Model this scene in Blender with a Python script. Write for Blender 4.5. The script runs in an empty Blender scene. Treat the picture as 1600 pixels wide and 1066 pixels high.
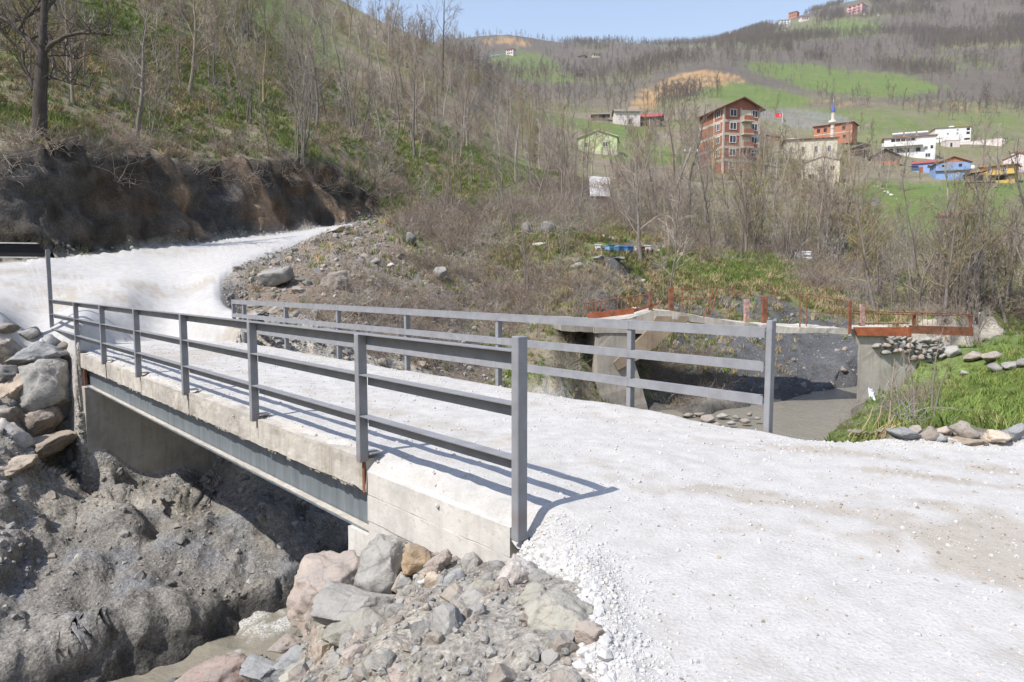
import bpy, bmesh, math, random
import numpy as np
from mathutils import Vector, Matrix

# ------------------------------------------------------------------ camera, sky, sun, exposure
scene = bpy.context.scene
COL = scene.collection
H = 1.55                      # eye height over the bridge deck
FPX = 1067.0                  # focal length in photo pixels (24 mm)
PITCH = math.radians(4.98)
cam_d = bpy.data.cameras.new("camera")
cam_d.sensor_width = 36.0
cam_d.lens = 36.0 * FPX / 1600.0
cam_d.clip_start = 0.05
cam_d.clip_end = 20000.0
cam = bpy.data.objects.new("camera", cam_d)
cam.location = (0, 0, H)
cam.rotation_euler = (math.pi / 2 - PITCH, 0, 0)
COL.objects.link(cam)
scene.camera = cam

SUN_EL = math.radians(53.0)
SUN_AZ = math.atan2(-.786, -.618)        # clockwise from +Y, towards the sun
SUN_DIR = Vector((math.sin(SUN_AZ) * math.cos(SUN_EL), math.cos(SUN_AZ) * math.cos(SUN_EL), math.sin(SUN_EL)))
world = bpy.data.worlds.new("World")
scene.world = world
world.use_nodes = True
wn = world.node_tree
wn.nodes.clear()
w_out = wn.nodes.new("ShaderNodeOutputWorld")
w_bg = wn.nodes.new("ShaderNodeBackground")
w_sky = wn.nodes.new("ShaderNodeTexSky")
w_sky.sky_type = 'NISHITA'
w_sky.sun_disc = False
w_sky.sun_elevation = SUN_EL
w_sky.sun_rotation = SUN_AZ % (2 * math.pi)
w_sky.air_density = 1.9
w_sky.dust_density = 0.7
w_sky.ozone_density = 4.0
w_bg.inputs['Strength'].default_value = 0.15
w_tint = wn.nodes.new("ShaderNodeMix"); w_tint.data_type = 'RGBA'; w_tint.blend_type = 'MULTIPLY'
w_tint.inputs[0].default_value = 1.0; w_tint.inputs[7].default_value = (1.14, .99, 1.03, 1)      # the pale lavender of a hazy spring sky
wn.links.new(w_sky.outputs[0], w_tint.inputs[6]); wn.links.new(w_tint.outputs[2], w_bg.inputs[0])
wn.links.new(w_bg.outputs[0], w_out.inputs[0])
sun_d = bpy.data.lights.new("sun", 'SUN')
sun_d.energy = 4.7
sun_d.angle = math.radians(0.53)
sun_d.color = (1.0, 0.955, 0.89)
sun = bpy.data.objects.new("sun", sun_d)
sun.rotation_euler = (-SUN_DIR).to_track_quat('-Z', 'Y').to_euler()
sun.location = (-40, -30, 80)
COL.objects.link(sun)
scene.view_settings.view_transform = 'Standard'
scene.view_settings.look = 'None'
scene.view_settings.gamma = 1.0
scene.view_settings.use_curve_mapping = False
scene.view_settings.exposure = 0.4
scene.render.engine = 'CYCLES'
scene.cycles.max_bounces = 5
scene.cycles.diffuse_bounces = 3
scene.cycles.glossy_bounces = 2
scene.cycles.transmission_bounces = 3
scene.cycles.volume_bounces = 0
scene.cycles.caustics_reflective = False
scene.cycles.caustics_refractive = False

HAZE = .00016
rng = np.random.default_rng(7)
random.seed(7)
cp, sp = math.cos(PITCH), math.sin(PITCH)

def ray(px, py):
    a = (px - 800.0) / FPX
    u = (533.0 - py) / FPX
    return np.array([a, cp + u * sp, -sp + u * cp])

def at_r(px, py, r):
    d = ray(px, py)
    dh = math.hypot(d[0], d[1])
    return np.array([d[0] / dh * r, d[1] / dh * r, H + d[2] / dh * r])

# ------------------------------------------------------------------ noise
def _hash(ix, iy, iz, seed):
    h = (ix * 374761393 + iy * 668265263 + iz * 1440662683 + seed * 974711) & 0xffffffff
    h = ((h ^ (h >> 13)) * 1274126177) & 0xffffffff
    h = (h ^ (h >> 16))
    return (h & 0xffff) / 32767.5 - 1.0

def vnoise(p, seed=0):
    p = np.asarray(p, float)
    i = np.floor(p).astype(np.int64)
    f = p - i
    f = f * f * f * (f * (f * 6 - 15) + 10)
    r = 0
    for dx in (0, 1):
        wx = f[:, 0] if dx else 1 - f[:, 0]
        for dy in (0, 1):
            wy = f[:, 1] if dy else 1 - f[:, 1]
            for dz in (0, 1):
                wz = f[:, 2] if dz else 1 - f[:, 2]
                r = r + wx * wy * wz * _hash(i[:, 0] + dx, i[:, 1] + dy, i[:, 2] + dz, seed)
    return r

def fbm(p, wl, octv=4, seed=0, gain=.5):
    p = np.asarray(p, float) / wl
    a, s, n = 1.0, 0, 0
    for o in range(octv):
        s = s + a * vnoise(p * (2.03 ** o) + 17.3 * o, seed + o)
        n += a
        a *= gain
    return s / n * 1.6

def sstep(a, b, x):
    t = np.clip((x - a) / (b - a), 0, 1)
    return t * t * (3 - 2 * t)

# ------------------------------------------------------------------ bridge frame: s along the bridge (away), w across (to the right)
BO = np.array([-1.247, 5.88])
BU = np.array([-.6750, .7378])
BV = np.array([.7378, .6750])

def B(s, w, z=0.0):
    q = BO + BU * s + BV * w
    return (q[0], q[1], z)

def to_sw(x, y):
    dx, dy = x - BO[0], y - BO[1]
    return dx * BU[0] + dy * BU[1], dx * BV[0] + dy * BV[1]

# ------------------------------------------------------------------ the land: a height field through surveyed points
# (photo column, photo row, ground distance in metres)
PIX = [
 # far left
 
 (-260,480,21),(-260,60,55),(-260,-160,95),(-260,-360,190),
 (0,705,15.6),(0,860,13.2),(0,510,19.5),(0,120,42),(0,0,60),(0,-150,95),(0,-330,190),
 (100,520,19.5),(100,100,48),(100,-140,98),(100,-300,190),
 (200,480,21.5),(200,120,49),(200,0,70),(200,-110,100),(200,-240,185),
 (300,470,22.5),(300,150,51),(300,0,80),(300,-80,110),(300,-170,180),
 (400,440,24),(400,150,58),(400,50,88),(400,0,105),(400,-50,140),(400,-100,190),(400,-60,400),
 (480,545,18.5),(450,470,22.5),(480,430,24.5),(480,402,28.5),(500,200,57),(500,100,95),(500,30,140),(500,5,170),(500,60,420),
 
 (600,560,19.5),(600,480,23.5),(600,420,28.5),(600,365,38),(600,200,74),(600,120,108),(600,55,165),(600,38,190),(600,110,420),(600,80,900),
 (700,560,21.5),(700,480,27),(700,420,33.5),(700,370,41.5),(700,335,48),(700,290,58),(700,200,92),(700,130,135),(700,85,190),(700,110,400),(700,62,760),
 (800,560,24),(800,500,30),(800,450,34.5),(800,400,39),(800,352,47),(800,305,64),(800,250,93),(800,205,130),(800,185,165),(800,160,260),(800,130,360),(800,90,520),(800,55,720),
 (870,560,24),(870,490,29.5),(870,430,34),(870,385,39),(870,345,48),(870,300,68),(870,260,110),(870,215,170),(870,180,240),(870,140,360),(870,100,520),(870,68,720),
 (960,655,25.2),(960,600,27.6),(960,545,29.5),(920,600,25.6),(920,530,28),(880,600,23),(1010,640,26.5),(1010,590,28.5),(960,480,31),(960,440,35),(960,393,38.5),(960,350,54),(960,300,82),(960,270,115),(960,237,165),(960,205,210),(960,185,250),(960,140,380),(960,110,480),(960,66,760),
 (1030,600,29.5),(1030,540,32),(1030,480,36),(1030,430,41),(1030,390,48),(1030,350,64),(1030,300,98),(1030,255,150),(1030,215,210),(1030,190,250),(1030,130,380),(1030,100,460),(1030,70,760),
 (1100,640,26.8),(1100,590,31),(1100,530,35.5),(1100,470,39),(1100,420,47),(1100,370,68),(1100,320,97),(1100,262,155),(1100,210,215),(1100,160,290),(1100,110,400),(1100,68,800),
 (1200,625,29.5),(1200,580,33),(1200,520,37),(1200,460,42),(1200,400,58),(1200,350,82),(1200,300,118),(1200,258,162),(1200,215,215),(1200,170,290),(1200,120,420),(1200,75,580),(1200,40,900),
 (1300,605,33.5),(1300,560,36.5),(1300,500,41),(1300,455,47),(1300,405,64),(1300,350,90),(1300,300,128),(1300,250,180),(1300,205,240),(1300,160,330),(1300,100,510),(1300,50,700),(1300,12,900),
 (1400,666,11.2),(1400,640,18),(1400,614,30),(1440,611,30.5),(1400,470,52),(1400,430,62),(1400,400,75),(1400,350,102),(1400,300,146),(1400,250,200),(1400,205,255),(1400,150,380),(1400,90,560),(1400,30,760),(1400,-12,950),
 (1500,655,12.3),(1500,622,20),(1500,602,30.5),(1500,545,33.5),(1500,480,48),(1500,440,60),(1500,400,77),(1500,350,106),(1500,300,152),(1500,255,205),(1500,210,260),(1500,160,370),(1500,90,560),(1500,20,790),(1500,-35,1000),
 (1600,658,11.8),(1600,620,18),(1600,585,27),(1600,553,29.5),(1600,536,34),(1600,505,42),(1600,440,60),(1600,400,80),(1600,350,112),(1600,300,158),(1600,262,205),(1600,210,270),(1600,160,380),(1600,90,560),(1600,10,800),(1600,-60,1050),
 (1850,650,13),(1850,585,24),(1850,515,45),(1850,420,80),(1850,340,140),(1850,250,240),(1850,150,420),(1850,20,760),(1850,-80,1100),
 # rock shelf under and left of the bridge
 (140,800,15.5),(110,792,15.2),(165,785,16.1),(200,772,16.4),(300,757,16.8),(350,770,16.2),(60,800,14.6),(100,760,15.9),
 (140,768,16.9),(250,748,17.2),(330,745,17.6),(250,835,13.75),(120,840,14.1),(250,790,14.1),(180,800,14.3),(320,795,14.2),(430,820,14.6),
]
for px, yw in ((20, 1055), (100, 1040), (180, 1015), (250, 985), (320, 962), (380, 944), (430, 930)):
    _d = ray(px, yw); _rw = (4.0 + H) / -_d[2] * math.hypot(_d[0], _d[1])
    PIX += [(px, yw - 80, _rw + .25), (px, yw - 125, _rw + 1.05)]
BANK = [(-400,428,30.5,205,34.5),(-260,420,29.5,215,33),(0,405,28.5,236,30.4),(100,398,29.5,240,31.6),(200,386,31.5,250,33.6),(300,376,35,262,37.2),(400,363,38.5,252,41),(470,354.5,41.2,255,44),(500,350,43,258,46),(560,344.5,46,282,49),(600,338.5,47.5,302,51)]
ROADM = [(-400,450,25),(0,452,24),(100,444,25),(200,420,27.2),(300,397,30.5),(400,377,34.2),(470,364,37.6),(500,357,39.8),(560,348,43.6),(600,340,47)]
_b = np.array(BANK, float); _m = np.array(ROADM, float)
for px in range(-400, 601, 12):
    q = [np.interp(px, _b[:, 0], _b[:, i]) for i in range(1, 5)]
    PIX += [(px, q[0], q[1]), (px, q[2], q[3]), (px, q[2] - 32, q[3] + 3.4), (px, q[2] - 9, q[3] + .9), (px, q[2] - 19, q[3] + 2.0), (px, (q[0] + q[2]) / 2, q[1] * .4 + q[3] * .6), (px, q[0] + 5, q[1] - .7)]
    PIX += [(px, np.interp(px, _m[:, 0], _m[:, 1]), np.interp(px, _m[:, 0], _m[:, 2]))]
ROADE = [(118,550,17.3),(60,528,18.4),(0,507,19.6),(-120,482,21.2),(-260,470,22.2)]
ROADI = [(600,341.5,46.5),(548,352.5,41.2),(520,360,37.6),(500,367,35.4),(475,377,32.9),(440,389,30.2),(400,402,27.4),(365,422,25),(343,447,22.9),(346,470,21.4),(372,492,20.0),(384,535,17.8)]
PIX += ROADE + ROADI
XYZ = [
 (.4,-3,0),(.35,0,0),(.32,1.5,0),(.3,2.6,-.02),(.34,3.5,-.02),(2,1,0),(5,1,0),(10,2,0),(20,2,0),(3,4,0),(6,4,0),(12,5,.0),(2.2,6,0),
 (3.6,6.5,0),(5,6.6,0),(8,6.9,0),(14,7.8,.05),(25,8.5,.3),(1.2,5,0),(1,-6,0),(8,-8,0),(0,-20,.5),(20,-20,2),
 (3.9,7.6,-.35),(6.2,7.8,-.3),(9,8.2,-.25),(4.5,9.5,-1.1),(3.0,9.3,-1.6),
 (.0,2.2,-.16),(-.3,3.4,-.38),(-.55,4.5,-.55),(-1.0,5.3,-.95),B(-1.9,-.15,-.33),B(-1.0,-.15,-.56),B(-.1,-.15,-.82),(-1.0,3.5,-1.0),(-1.3,4.7,-1.3),(-1.7,5.6,-1.7),(-1.8,3.0,-1.55),(-.8,2.0,-.85),
 (-2.1,6.6,-2.5),(-2.4,5.0,-2.3),(-2.9,6.6,-3.1),(-3.2,4,-2.9),(-2.5,1,-1.9),(-3,-2,-2.0),(-5,-6,-2.5),(-4.5,2,-3.6),
 (.25,7.4,-2.0),(-1.3,9.0,-3.4),(1.6,9.6,-2.6),
 (-9,4.0,-3.6),(-11,9.6,-3.0),(-13,11,-2.0),(-16,6,-3),(-20,0,-1),(-30,10,2),(-16,13,-1),(-12,3,-4),(-40,-10,10),
 B(13,.5,.02),B(13,3,.02),B(15,1.7,.12),B(14.3,4.4,.1),B(12.9,-.7,-.6),B(13.4,-.6,-.1),B(11.8,-.25,-2.95),B(12.2,-.25,-2.75),B(14.2,-.4,.02),B(-2.4,.15,-.02),B(-2.3,-.22,-.2),(15.2,26.4,-2.6),(16.4,27.6,-1.6),(20,30.4,-1.05),(19.5,34,-.9),
 (12.5,24,-2.6),(11.8,20.6,-2.6),(8.5,16.5,-2.5),(10.4,16,-1.5),(14.5,22.8,-1.9),
]
AZ = [(60,[(8,-.3),(20,-.5),(60,6),(200,60),(900,330)]),(90,[(8,0),(25,1),(60,8),(200,70),(900,330)]),(140,[(30,2),(100,15),(400,110),(1200,300)]),
      (180,[(40,1),(120,8),(500,110),(1200,260)]),(220,[(30,-2),(100,-4),(300,20),(1200,260)]),(255,[(60,0),(200,40),(900,330)]),(285,[(30,4),(60,22),(120,62),(300,150),(900,300)]),
      (305,[(35,9),(60,26),(110,62),(250,130),(900,280)])]
ct, cv = [], []
for px, py, r in PIX:
    d = ray(px, py)
    ct.append((math.atan2(d[0], d[1]), math.log(r)))
    cv.append(d[2] / math.hypot(d[0], d[1]))
for x, y, z in XYZ:
    r = max(math.hypot(x, y), 1.2)
    ct.append((math.atan2(x, y), math.log(r)))
    cv.append((z - H) / r)
for az, lst in AZ:
    for r, z in lst:
        a = math.radians(az)
        ct.append((math.atan2(math.sin(a), math.cos(a)), math.log(r)))
        cv.append((z - H) / r)
for a in range(-180, 180, 30):
    ct.append((math.radians(a), math.log(3000.0)))
    cv.append(.02)
ct = np.array(ct)
cv = np.array(cv)
ASC = 3.0
def _feat(th, lr):
    # wrap the angle smoothly only far from the picture
    return np.stack([th * ASC, lr], -1)
_F = _feat(ct[:, 0], ct[:, 1])
def _kern(A, Bm):
    d2 = ((A[:, None, :] - Bm[None, :, :]) ** 2).sum(-1)
    return .5 * d2 * np.log(d2 + 1e-12)
_n = len(_F)
_K = _kern(_F, _F) + np.eye(_n) * 6e-5
_P = np.concatenate([np.ones((_n, 1)), _F], 1)
_A = np.block([[_K, _P], [_P.T, np.zeros((3, 3))]])
_sol = np.linalg.solve(_A, np.concatenate([cv, np.zeros(3)]))
TH0, TH1, NTH = -math.pi, math.pi, 560
LR0, LR1, NLR = math.log(1.0), math.log(3200.0), 360
# table denser inside the picture
_tha = np.concatenate([np.linspace(-math.pi, -.82, 60, endpoint=False), np.linspace(-.82, .82, 440, endpoint=False), np.linspace(.82, math.pi, 60)])
_lra = np.linspace(LR0, LR1, NLR)
_TAB = np.empty((NTH, NLR))
for i0 in range(0, NTH, 40):
    g = np.stack(np.meshgrid(_tha[i0:i0 + 40], _lra, indexing='ij'), -1).reshape(-1, 2)
    f = _feat(g[:, 0], g[:, 1])
    _TAB[i0:i0 + 40] = (_kern(f, _F) @ _sol[:_n] + np.concatenate([np.ones((len(f), 1)), f], 1) @ _sol[_n:]).reshape(-1, NLR)

def tps_z(x, y):
    r = np.maximum(np.hypot(x, y), 1.0)
    th = np.arctan2(x, y)
    fi = np.clip(np.interp(th, _tha, np.arange(NTH)), 0, NTH - 1.001)
    fj = np.clip((np.log(r) - LR0) / (LR1 - LR0) * (NLR - 1), 0, NLR - 1.001)
    i, j = fi.astype(int), fj.astype(int)
    a, b = fi - i, fj - j
    t = (_TAB[i, j] * (1 - a) * (1 - b) + _TAB[i + 1, j] * a * (1 - b) + _TAB[i, j + 1] * (1 - a) * b + _TAB[i + 1, j + 1] * a * b)
    return H + r * t

# the stream: x, y, half width, water level
STREAM = np.array([(-30,-4,1.6,-4.6),(-18,2.2,1.5,-4.35),(-9.0,5.6,1.1,-4.1),(-6.0,7.7,.95,-4.02),(-4.5,8.9,.92,-4.0),(-2.95,10.5,.92,-3.95),(-1.7,12.7,1.15,-3.88),(.8,16.4,1.7,-3.7),(4.4,19.9,2.0,-3.5),
                   (7.7,22.5,2.35,-3.4),(9.9,24.7,1.9,-3.38),(12.0,26.75,1.35,-3.35),(16.1,29.95,1.1,-3.3),(21,33,1.3,-3.2),(28,36,1.6,-3.0),(40,41,2,-2.4),(62,49,2,-.5)])
def stream_at(x, y):
    best = np.full(np.shape(x), 1e9)
    hw = np.zeros(np.shape(x)); wz = np.zeros(np.shape(x)); sg = np.zeros(np.shape(x))
    for a, b in zip(STREAM[:-1], STREAM[1:]):
        e = b[:2] - a[:2]
        t = np.clip(((x - a[0]) * e[0] + (y - a[1]) * e[1]) / (e @ e), 0, 1)
        dx, dy = x - a[0] - t * e[0], y - a[1] - t * e[1]
        d = np.hypot(dx, dy)
        m = d < best
        best = np.where(m, d, best)
        hw = np.where(m, a[2] + t * (b[2] - a[2]), hw)
        wz = np.where(m, a[3] + t * (b[3] - a[3]), wz)
        sg = np.where(m, np.sign(e[0] * dy - e[1] * dx), sg)   # +1 = left of the flow seen from the camera side
    return best, hw, wz, sg

def poly_sd(x, y, poly):
    """signed distance to a polygon, positive inside"""
    x = np.asarray(x, float); y = np.asarray(y, float)
    d = np.full(x.shape, 1e9)
    ins = np.zeros(x.shape, bool)
    n = len(poly)
    for i in range(n):
        a, b = poly[i], poly[(i + 1) % n]
        ex, ey = b[0] - a[0], b[1] - a[1]
        t = np.clip(((x - a[0]) * ex + (y - a[1]) * ey) / (ex * ex + ey * ey + 1e-12), 0, 1)
        d = np.minimum(d, np.hypot(x - a[0] - t * ex, y - a[1] - t * ey))
        c = (a[1] > y) != (b[1] > y)
        with np.errstate(divide='ignore', invalid='ignore'):
            xi = (b[0] - a[0]) * (y - a[1]) / (b[1] - a[1] if b[1] != a[1] else 1e-9) + a[0]
        ins ^= c & (x < xi)
    return np.where(ins, d, -d)

ROAD_A = [(.33,-9),(.33,1.6),(.27,2.6),(.30,3.5),(.06,4.1),(-.06,4.36), B(-1.95,-.06)[:2], B(.3,-.02)[:2], B(.3,3.55)[:2], B(-1.9,3.6)[:2],(3.6,6.6),(5,6.6),(8,6.95),(14,7.8),(30,9),(30,-9)]
_toe = [tuple(at_r(px, np.interp(px, _b[:, 0], _b[:, 1]) + .6, np.interp(px, _b[:, 0], _b[:, 2]) - .8)[:2]) for px in range(-260, 601, 20)]
ROAD_B = [tuple(at_r(*q)[:2]) for q in ROADE] + _toe + [tuple(at_r(*q)[:2]) for q in ROADI] + [B(11.4, 3.5)[:2], B(11.4, -.05)[:2]]
def height(x, y, blocks=True):
    x = np.asarray(x, float); y = np.asarray(y, float)
    z = tps_z(x, y)
    z = np.where(z > 380, 380 + 90 * np.tanh((z - 380) / 90), z)
    d, hw, wz, sg = stream_at(x, y)
    cap = wz - .45 + np.maximum(0, d - hw) * np.where((np.hypot(x, y) < 16.5) & (np.arctan2(x, y) < -.28), 4.5, 1.5) + np.maximum(0, d - hw - .8) * 1.2
    z = np.where(d < 9, np.minimum(z, cap), z)
    z = np.maximum(z, np.where(d < hw + .35, wz - .45, -1e9))
    s, w = to_sw(x, y)
    sda = poly_sd(x, y, ROAD_A)
    fl = sstep(-.02, .3, sda) * (np.hypot(x, y) < 40) * (s < -2.0)
    z = z * (1 - fl) + (-.04) * fl
    if not blocks:
        return z
    near = (s > -2.0) & (s < .0) & (w > .2) & (w < 3.4)
    z = np.where(near, np.maximum(z, -.04), z)
    far = (s > 12.0) & (s < 14.6) & (w > .12) & (w < 3.6)
    z = np.where(far, np.maximum(z, -.04), z)
    # under the deck the ground stays below the beams
    under = (s >= .22) & (s <= 11.85) & (w > -.6) & (w < 4.0)
    z = np.where(under, np.minimum(z, -1.25), z)
    return z

def hit(px, py, rmin=1.6, rmax=2800):
    d = ray(px, py)
    dh = math.hypot(d[0], d[1])
    r = np.exp(np.linspace(math.log(rmin), math.log(rmax), 1600))
    x, y = d[0] / dh * r, d[1] / dh * r
    g = H + d[2] / dh * r - height(x, y)
    k = np.argmax(g < 0)
    if g[k] >= 0:
        return None
    if k > 0:
        t = g[k - 1] / (g[k - 1] - g[k])
        rr = r[k - 1] + t * (r[k] - r[k - 1])
    else:
        rr = r[0]
    return np.array([d[0] / dh * rr, d[1] / dh * rr, H + d[2] / dh * rr])

def hz(x, y):
    return float(height(np.array([x]), np.array([y]))[0])

# ------------------------------------------------------------------ mesh helpers
def np_mesh(name, V, F, smooth=True):
    """mesh from numpy vertices and quads (or triangles)"""
    V = np.asarray(V, np.float32); F = np.asarray(F, np.int32)
    me = bpy.data.meshes.new(name)
    me.vertices.add(len(V))
    me.vertices.foreach_set('co', V.ravel())
    k = F.shape[1]
    me.loops.add(F.size)
    me.loops.foreach_set('vertex_index', F.ravel())
    me.polygons.add(len(F))
    me.polygons.foreach_set('loop_start', np.arange(0, F.size, k, dtype=np.int32))
    me.update(calc_edges=True)
    me.validate()
    if smooth:
        me.polygons.foreach_set('use_smooth', np.ones(len(F), bool))
    return me

def set_col(me, C, name='col'):
    a = me.color_attributes.new(name, 'FLOAT_COLOR', 'POINT')
    C = np.concatenate([np.clip(C, 0, 1), np.ones((len(C), 1))], 1).astype(np.float32)
    a.data.foreach_set('color', C.ravel())

def link(name, me, mat=None, parent=None):
    o = bpy.data.objects.new(name, me)
    COL.objects.link(o)
    if mat is not None and me is not None and len(me.materials) == 0:
        me.materials.append(mat)
    if parent is not None:
        o.parent = parent
    return o

def tag(o, label=None, cat=None, group=None, kind=None):
    if label: o['label'] = label
    if cat: o['category'] = cat
    if group: o['group'] = group
    if kind: o['kind'] = kind
    return o

def empty(name, loc, rz=0, label=None, cat=None, group=None):
    o = bpy.data.objects.new(name, None)
    COL.objects.link(o)
    o.empty_display_size = .2
    o.location = loc
    o.rotation_euler = (0, 0, rz)
    return tag(o, label, cat, group)

def copy_tree(o, parent=None):
    c = o.copy()
    COL.objects.link(c)
    if parent is not None:
        c.parent = parent
    for ch in list(o.children):
        copy_tree(ch, c)
    return c

class MB:
    """collects boxes, prisms and tubes, then links them as one mesh object"""
    def __init__(self):
        self.v, self.f = [], []
    def add(self, v, f):
        n = len(self.v)
        self.v += [tuple(p) for p in v]
        self.f += [tuple(i + n for i in q) for q in f]
        return self
    def box(self, x0, x1, y0, y1, z0, z1):
        v = [(x0,y0,z0),(x1,y0,z0),(x1,y1,z0),(x0,y1,z0),(x0,y0,z1),(x1,y0,z1),(x1,y1,z1),(x0,y1,z1)]
        return self.add(v, [(0,3,2,1),(4,5,6,7),(0,1,5,4),(1,2,6,5),(2,3,7,6),(3,0,4,7)])
    def hexa(self, b, t):
        """b and t: four points each, bottom and top, both counter-clockwise from above"""
        return self.add(list(b) + list(t), [(0,3,2,1),(4,5,6,7),(0,1,5,4),(1,2,6,5),(2,3,7,6),(3,0,4,7)])
    def prism(self, poly, h0, h1, axis=1):
        """polygon (a, b) swept from h0 to h1 along y (axis 1), x (0) or z (2)"""
        def P(a, b, h):
            return (a, h, b) if axis == 1 else ((h, a, b) if axis == 0 else (a, b, h))
        n = len(poly)
        v = [P(a, b, h0) for a, b in poly] + [P(a, b, h1) for a, b in poly]
        f = [tuple(range(n))[::-1], tuple(range(n, 2 * n))]
        f += [(i, (i + 1) % n, n + (i + 1) % n, n + i) for i in range(n)]
        return self.add(v, f)
    def tube(self, pts, rad, n=6, cap=True):
        pts = [Vector(p) for p in pts]
        if not hasattr(rad, '__len__'):
            rad = [rad] * len(pts)
        base = len(self.v)
        prev = None
        for i, p in enumerate(pts):
            d = (pts[min(i + 1, len(pts) - 1)] - pts[max(i - 1, 0)]).normalized()
            if prev is None:
                a = d.orthogonal().normalized()
            else:
                a = (prev - d * prev.dot(d))
                a = a.normalized() if a.length > 1e-6 else d.orthogonal().normalized()
            prev = a
            b = d.cross(a)
            for k in range(n):
                t = 2 * math.pi * k / n
                q = p + (a * math.cos(t) + b * math.sin(t)) * rad[i]
                self.v.append((q.x, q.y, q.z))
        for i in range(len(pts) - 1):
            for k in range(n):
                self.f.append((base + i*n + k, base + i*n + (k+1) % n, base + (i+1)*n + (k+1) % n, base + (i+1)*n + k))
        if cap:
            self.f.append(tuple(base + k for k in range(n))[::-1])
            self.f.append(tuple(base + (len(pts)-1)*n + k for k in range(n)))
        return self
    def mesh(self, name, smooth=False, bevel=0):
        me = bpy.data.meshes.new(name)
        me.from_pydata(self.v, [], self.f)
        bm = bmesh.new(); bm.from_mesh(me)
        bmesh.ops.recalc_face_normals(bm, faces=bm.faces)
        if bevel:
            es = [e for e in bm.edges if len(e.link_faces) == 2 and e.calc_face_angle(0) > .5]
            bmesh.ops.bevel(bm, geom=es, offset=bevel, segments=1, affect='EDGES', clamp_overlap=True)
        bm.to_mesh(me); bm.free()
        if smooth:
            me.polygons.foreach_set('use_smooth', np.ones(len(me.polygons), bool))
        me.update()
        return me
    def build(self, name, mat, parent=None, smooth=False, bevel=0):
        return link(name, self.mesh(name, smooth, bevel), mat, parent)

# ------------------------------------------------------------------ materials
class NT:
    def __init__(self, name):
        self.m = bpy.data.materials.new(name)
        self.m.use_nodes = True
        self.t = self.m.node_tree
        self.bsdf = self.t.nodes['Principled BSDF']
        self.bsdf.inputs['Specular IOR Level'].default_value = .25
    def n(self, typ, **kw):
        x = self.t.nodes.new(typ)
        for k, v in kw.items():
            if k in ('i',):
                for a, b in v.items():
                    x.inputs[a].default_value = b
            else:
                setattr(x, k, v)
        return x
    def l(self, a, b):
        self.t.links.new(a, b)
    def coord(self, kind='Object'):
        return self.n('ShaderNodeTexCoord').outputs[kind]
    def pos(self):
        return self.n('ShaderNodeNewGeometry').outputs['Position']
    def noise(self, vec, scale, detail=4, rough=.55, dist=0.0):
        x = self.n('ShaderNodeTexNoise', i={'Scale': scale, 'Detail': detail, 'Roughness': rough, 'Distortion': dist})
        if vec is not None: self.l(vec, x.inputs['Vector'])
        return x.outputs['Fac']
    def ramp(self, fac, stops, interp='LINEAR'):
        x = self.n('ShaderNodeValToRGB')
        x.color_ramp.interpolation = interp
        e = x.color_ramp.elements
        while len(e) < len(stops): e.new(.5)
        for k, (p, c) in enumerate(stops):
            e[k].position = p
            e[k].color = (c, c, c, 1) if not hasattr(c, '__len__') else (*c, 1)
        self.l(fac, x.inputs['Fac'])
        return x.outputs['Color']
    def mix(self, fac, a, b, blend='MIX'):
        x = self.n('ShaderNodeMix', data_type='RGBA', blend_type=blend)
        for sock, v in ((x.inputs[0], fac), (x.inputs[6], a), (x.inputs[7], b)):
            if hasattr(v, 'is_linked'): self.l(v, sock)
            elif hasattr(v, '__len__'): sock.default_value = (*v, 1)
            else: sock.default_value = v
        return x.outputs[2]
    def math(self, op, a, b=0.0):
        x = self.n('ShaderNodeMath', operation=op)
        for k, v in enumerate((a, b)):
            if hasattr(v, 'is_linked'): self.l(v, x.inputs[k])
            else: x.inputs[k].default_value = v
        return x.outputs[0]
    def scale(self, vec, s):
        x = self.n('ShaderNodeMapping')
        x.inputs['Scale'].default_value = s
        self.l(vec, x.inputs['Vector'])
        return x.outputs['Vector']
    def bump(self, h, strength=.5, dist=.02, normal=None):
        x = self.n('ShaderNodeBump', i={'Strength': strength, 'Distance': dist})
        self.l(h, x.inputs['Height'])
        if normal is not None: self.l(normal, x.inputs['Normal'])
        return x.outputs['Normal']
    def done(self, color=None, rough=.85, normal=None, metal=0.0):
        b = self.bsdf
        if color is not None:
            if hasattr(color, 'is_linked'): self.l(color, b.inputs['Base Color'])
            else: b.inputs['Base Color'].default_value = (*color, 1)
        if hasattr(rough, 'is_linked'): self.l(rough, b.inputs['Roughness'])
        else: b.inputs['Roughness'].default_value = rough
        b.inputs['Metallic'].default_value = metal
        if normal is not None: self.l(normal, b.inputs['Normal'])
        return self.m

def mat_rand(name, c, var=.35, nscale=4.0, rough=.85, bumpd=.01, spec=.2, dark=None, objrand=.0, kind='Object', bscale=None):
    """a colour broken up by two scales of noise, with a little relief"""
    k = NT(name)
    v = k.coord(kind) if kind != 'pos' else k.pos()
    a = k.noise(v, nscale, 5, .6)
    b = k.noise(v, nscale * 6.3, 3, .6)
    f = k.math('ADD', k.math('MULTIPLY', a, .7), k.math('MULTIPLY', b, .3))
    lo = dark if dark else tuple(x * (1 - var) for x in c)
    hi = tuple(min(1, x * (1 + var)) for x in c)
    col = k.ramp(f, [(.32, lo), (.5, c), (.68, hi)])
    if objrand:
        r = k.n('ShaderNodeObjectInfo').outputs['Random']
        col = k.mix(1.0, col, k.ramp(r, [(0, 1 - objrand), (1, 1 + objrand)]), 'MULTIPLY')
    k.bsdf.inputs['Specular IOR Level'].default_value = spec
    nrm = k.bump(f, .6, bumpd) if bumpd else None
    return k.done(col, rough, nrm)

M = {}
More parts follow.
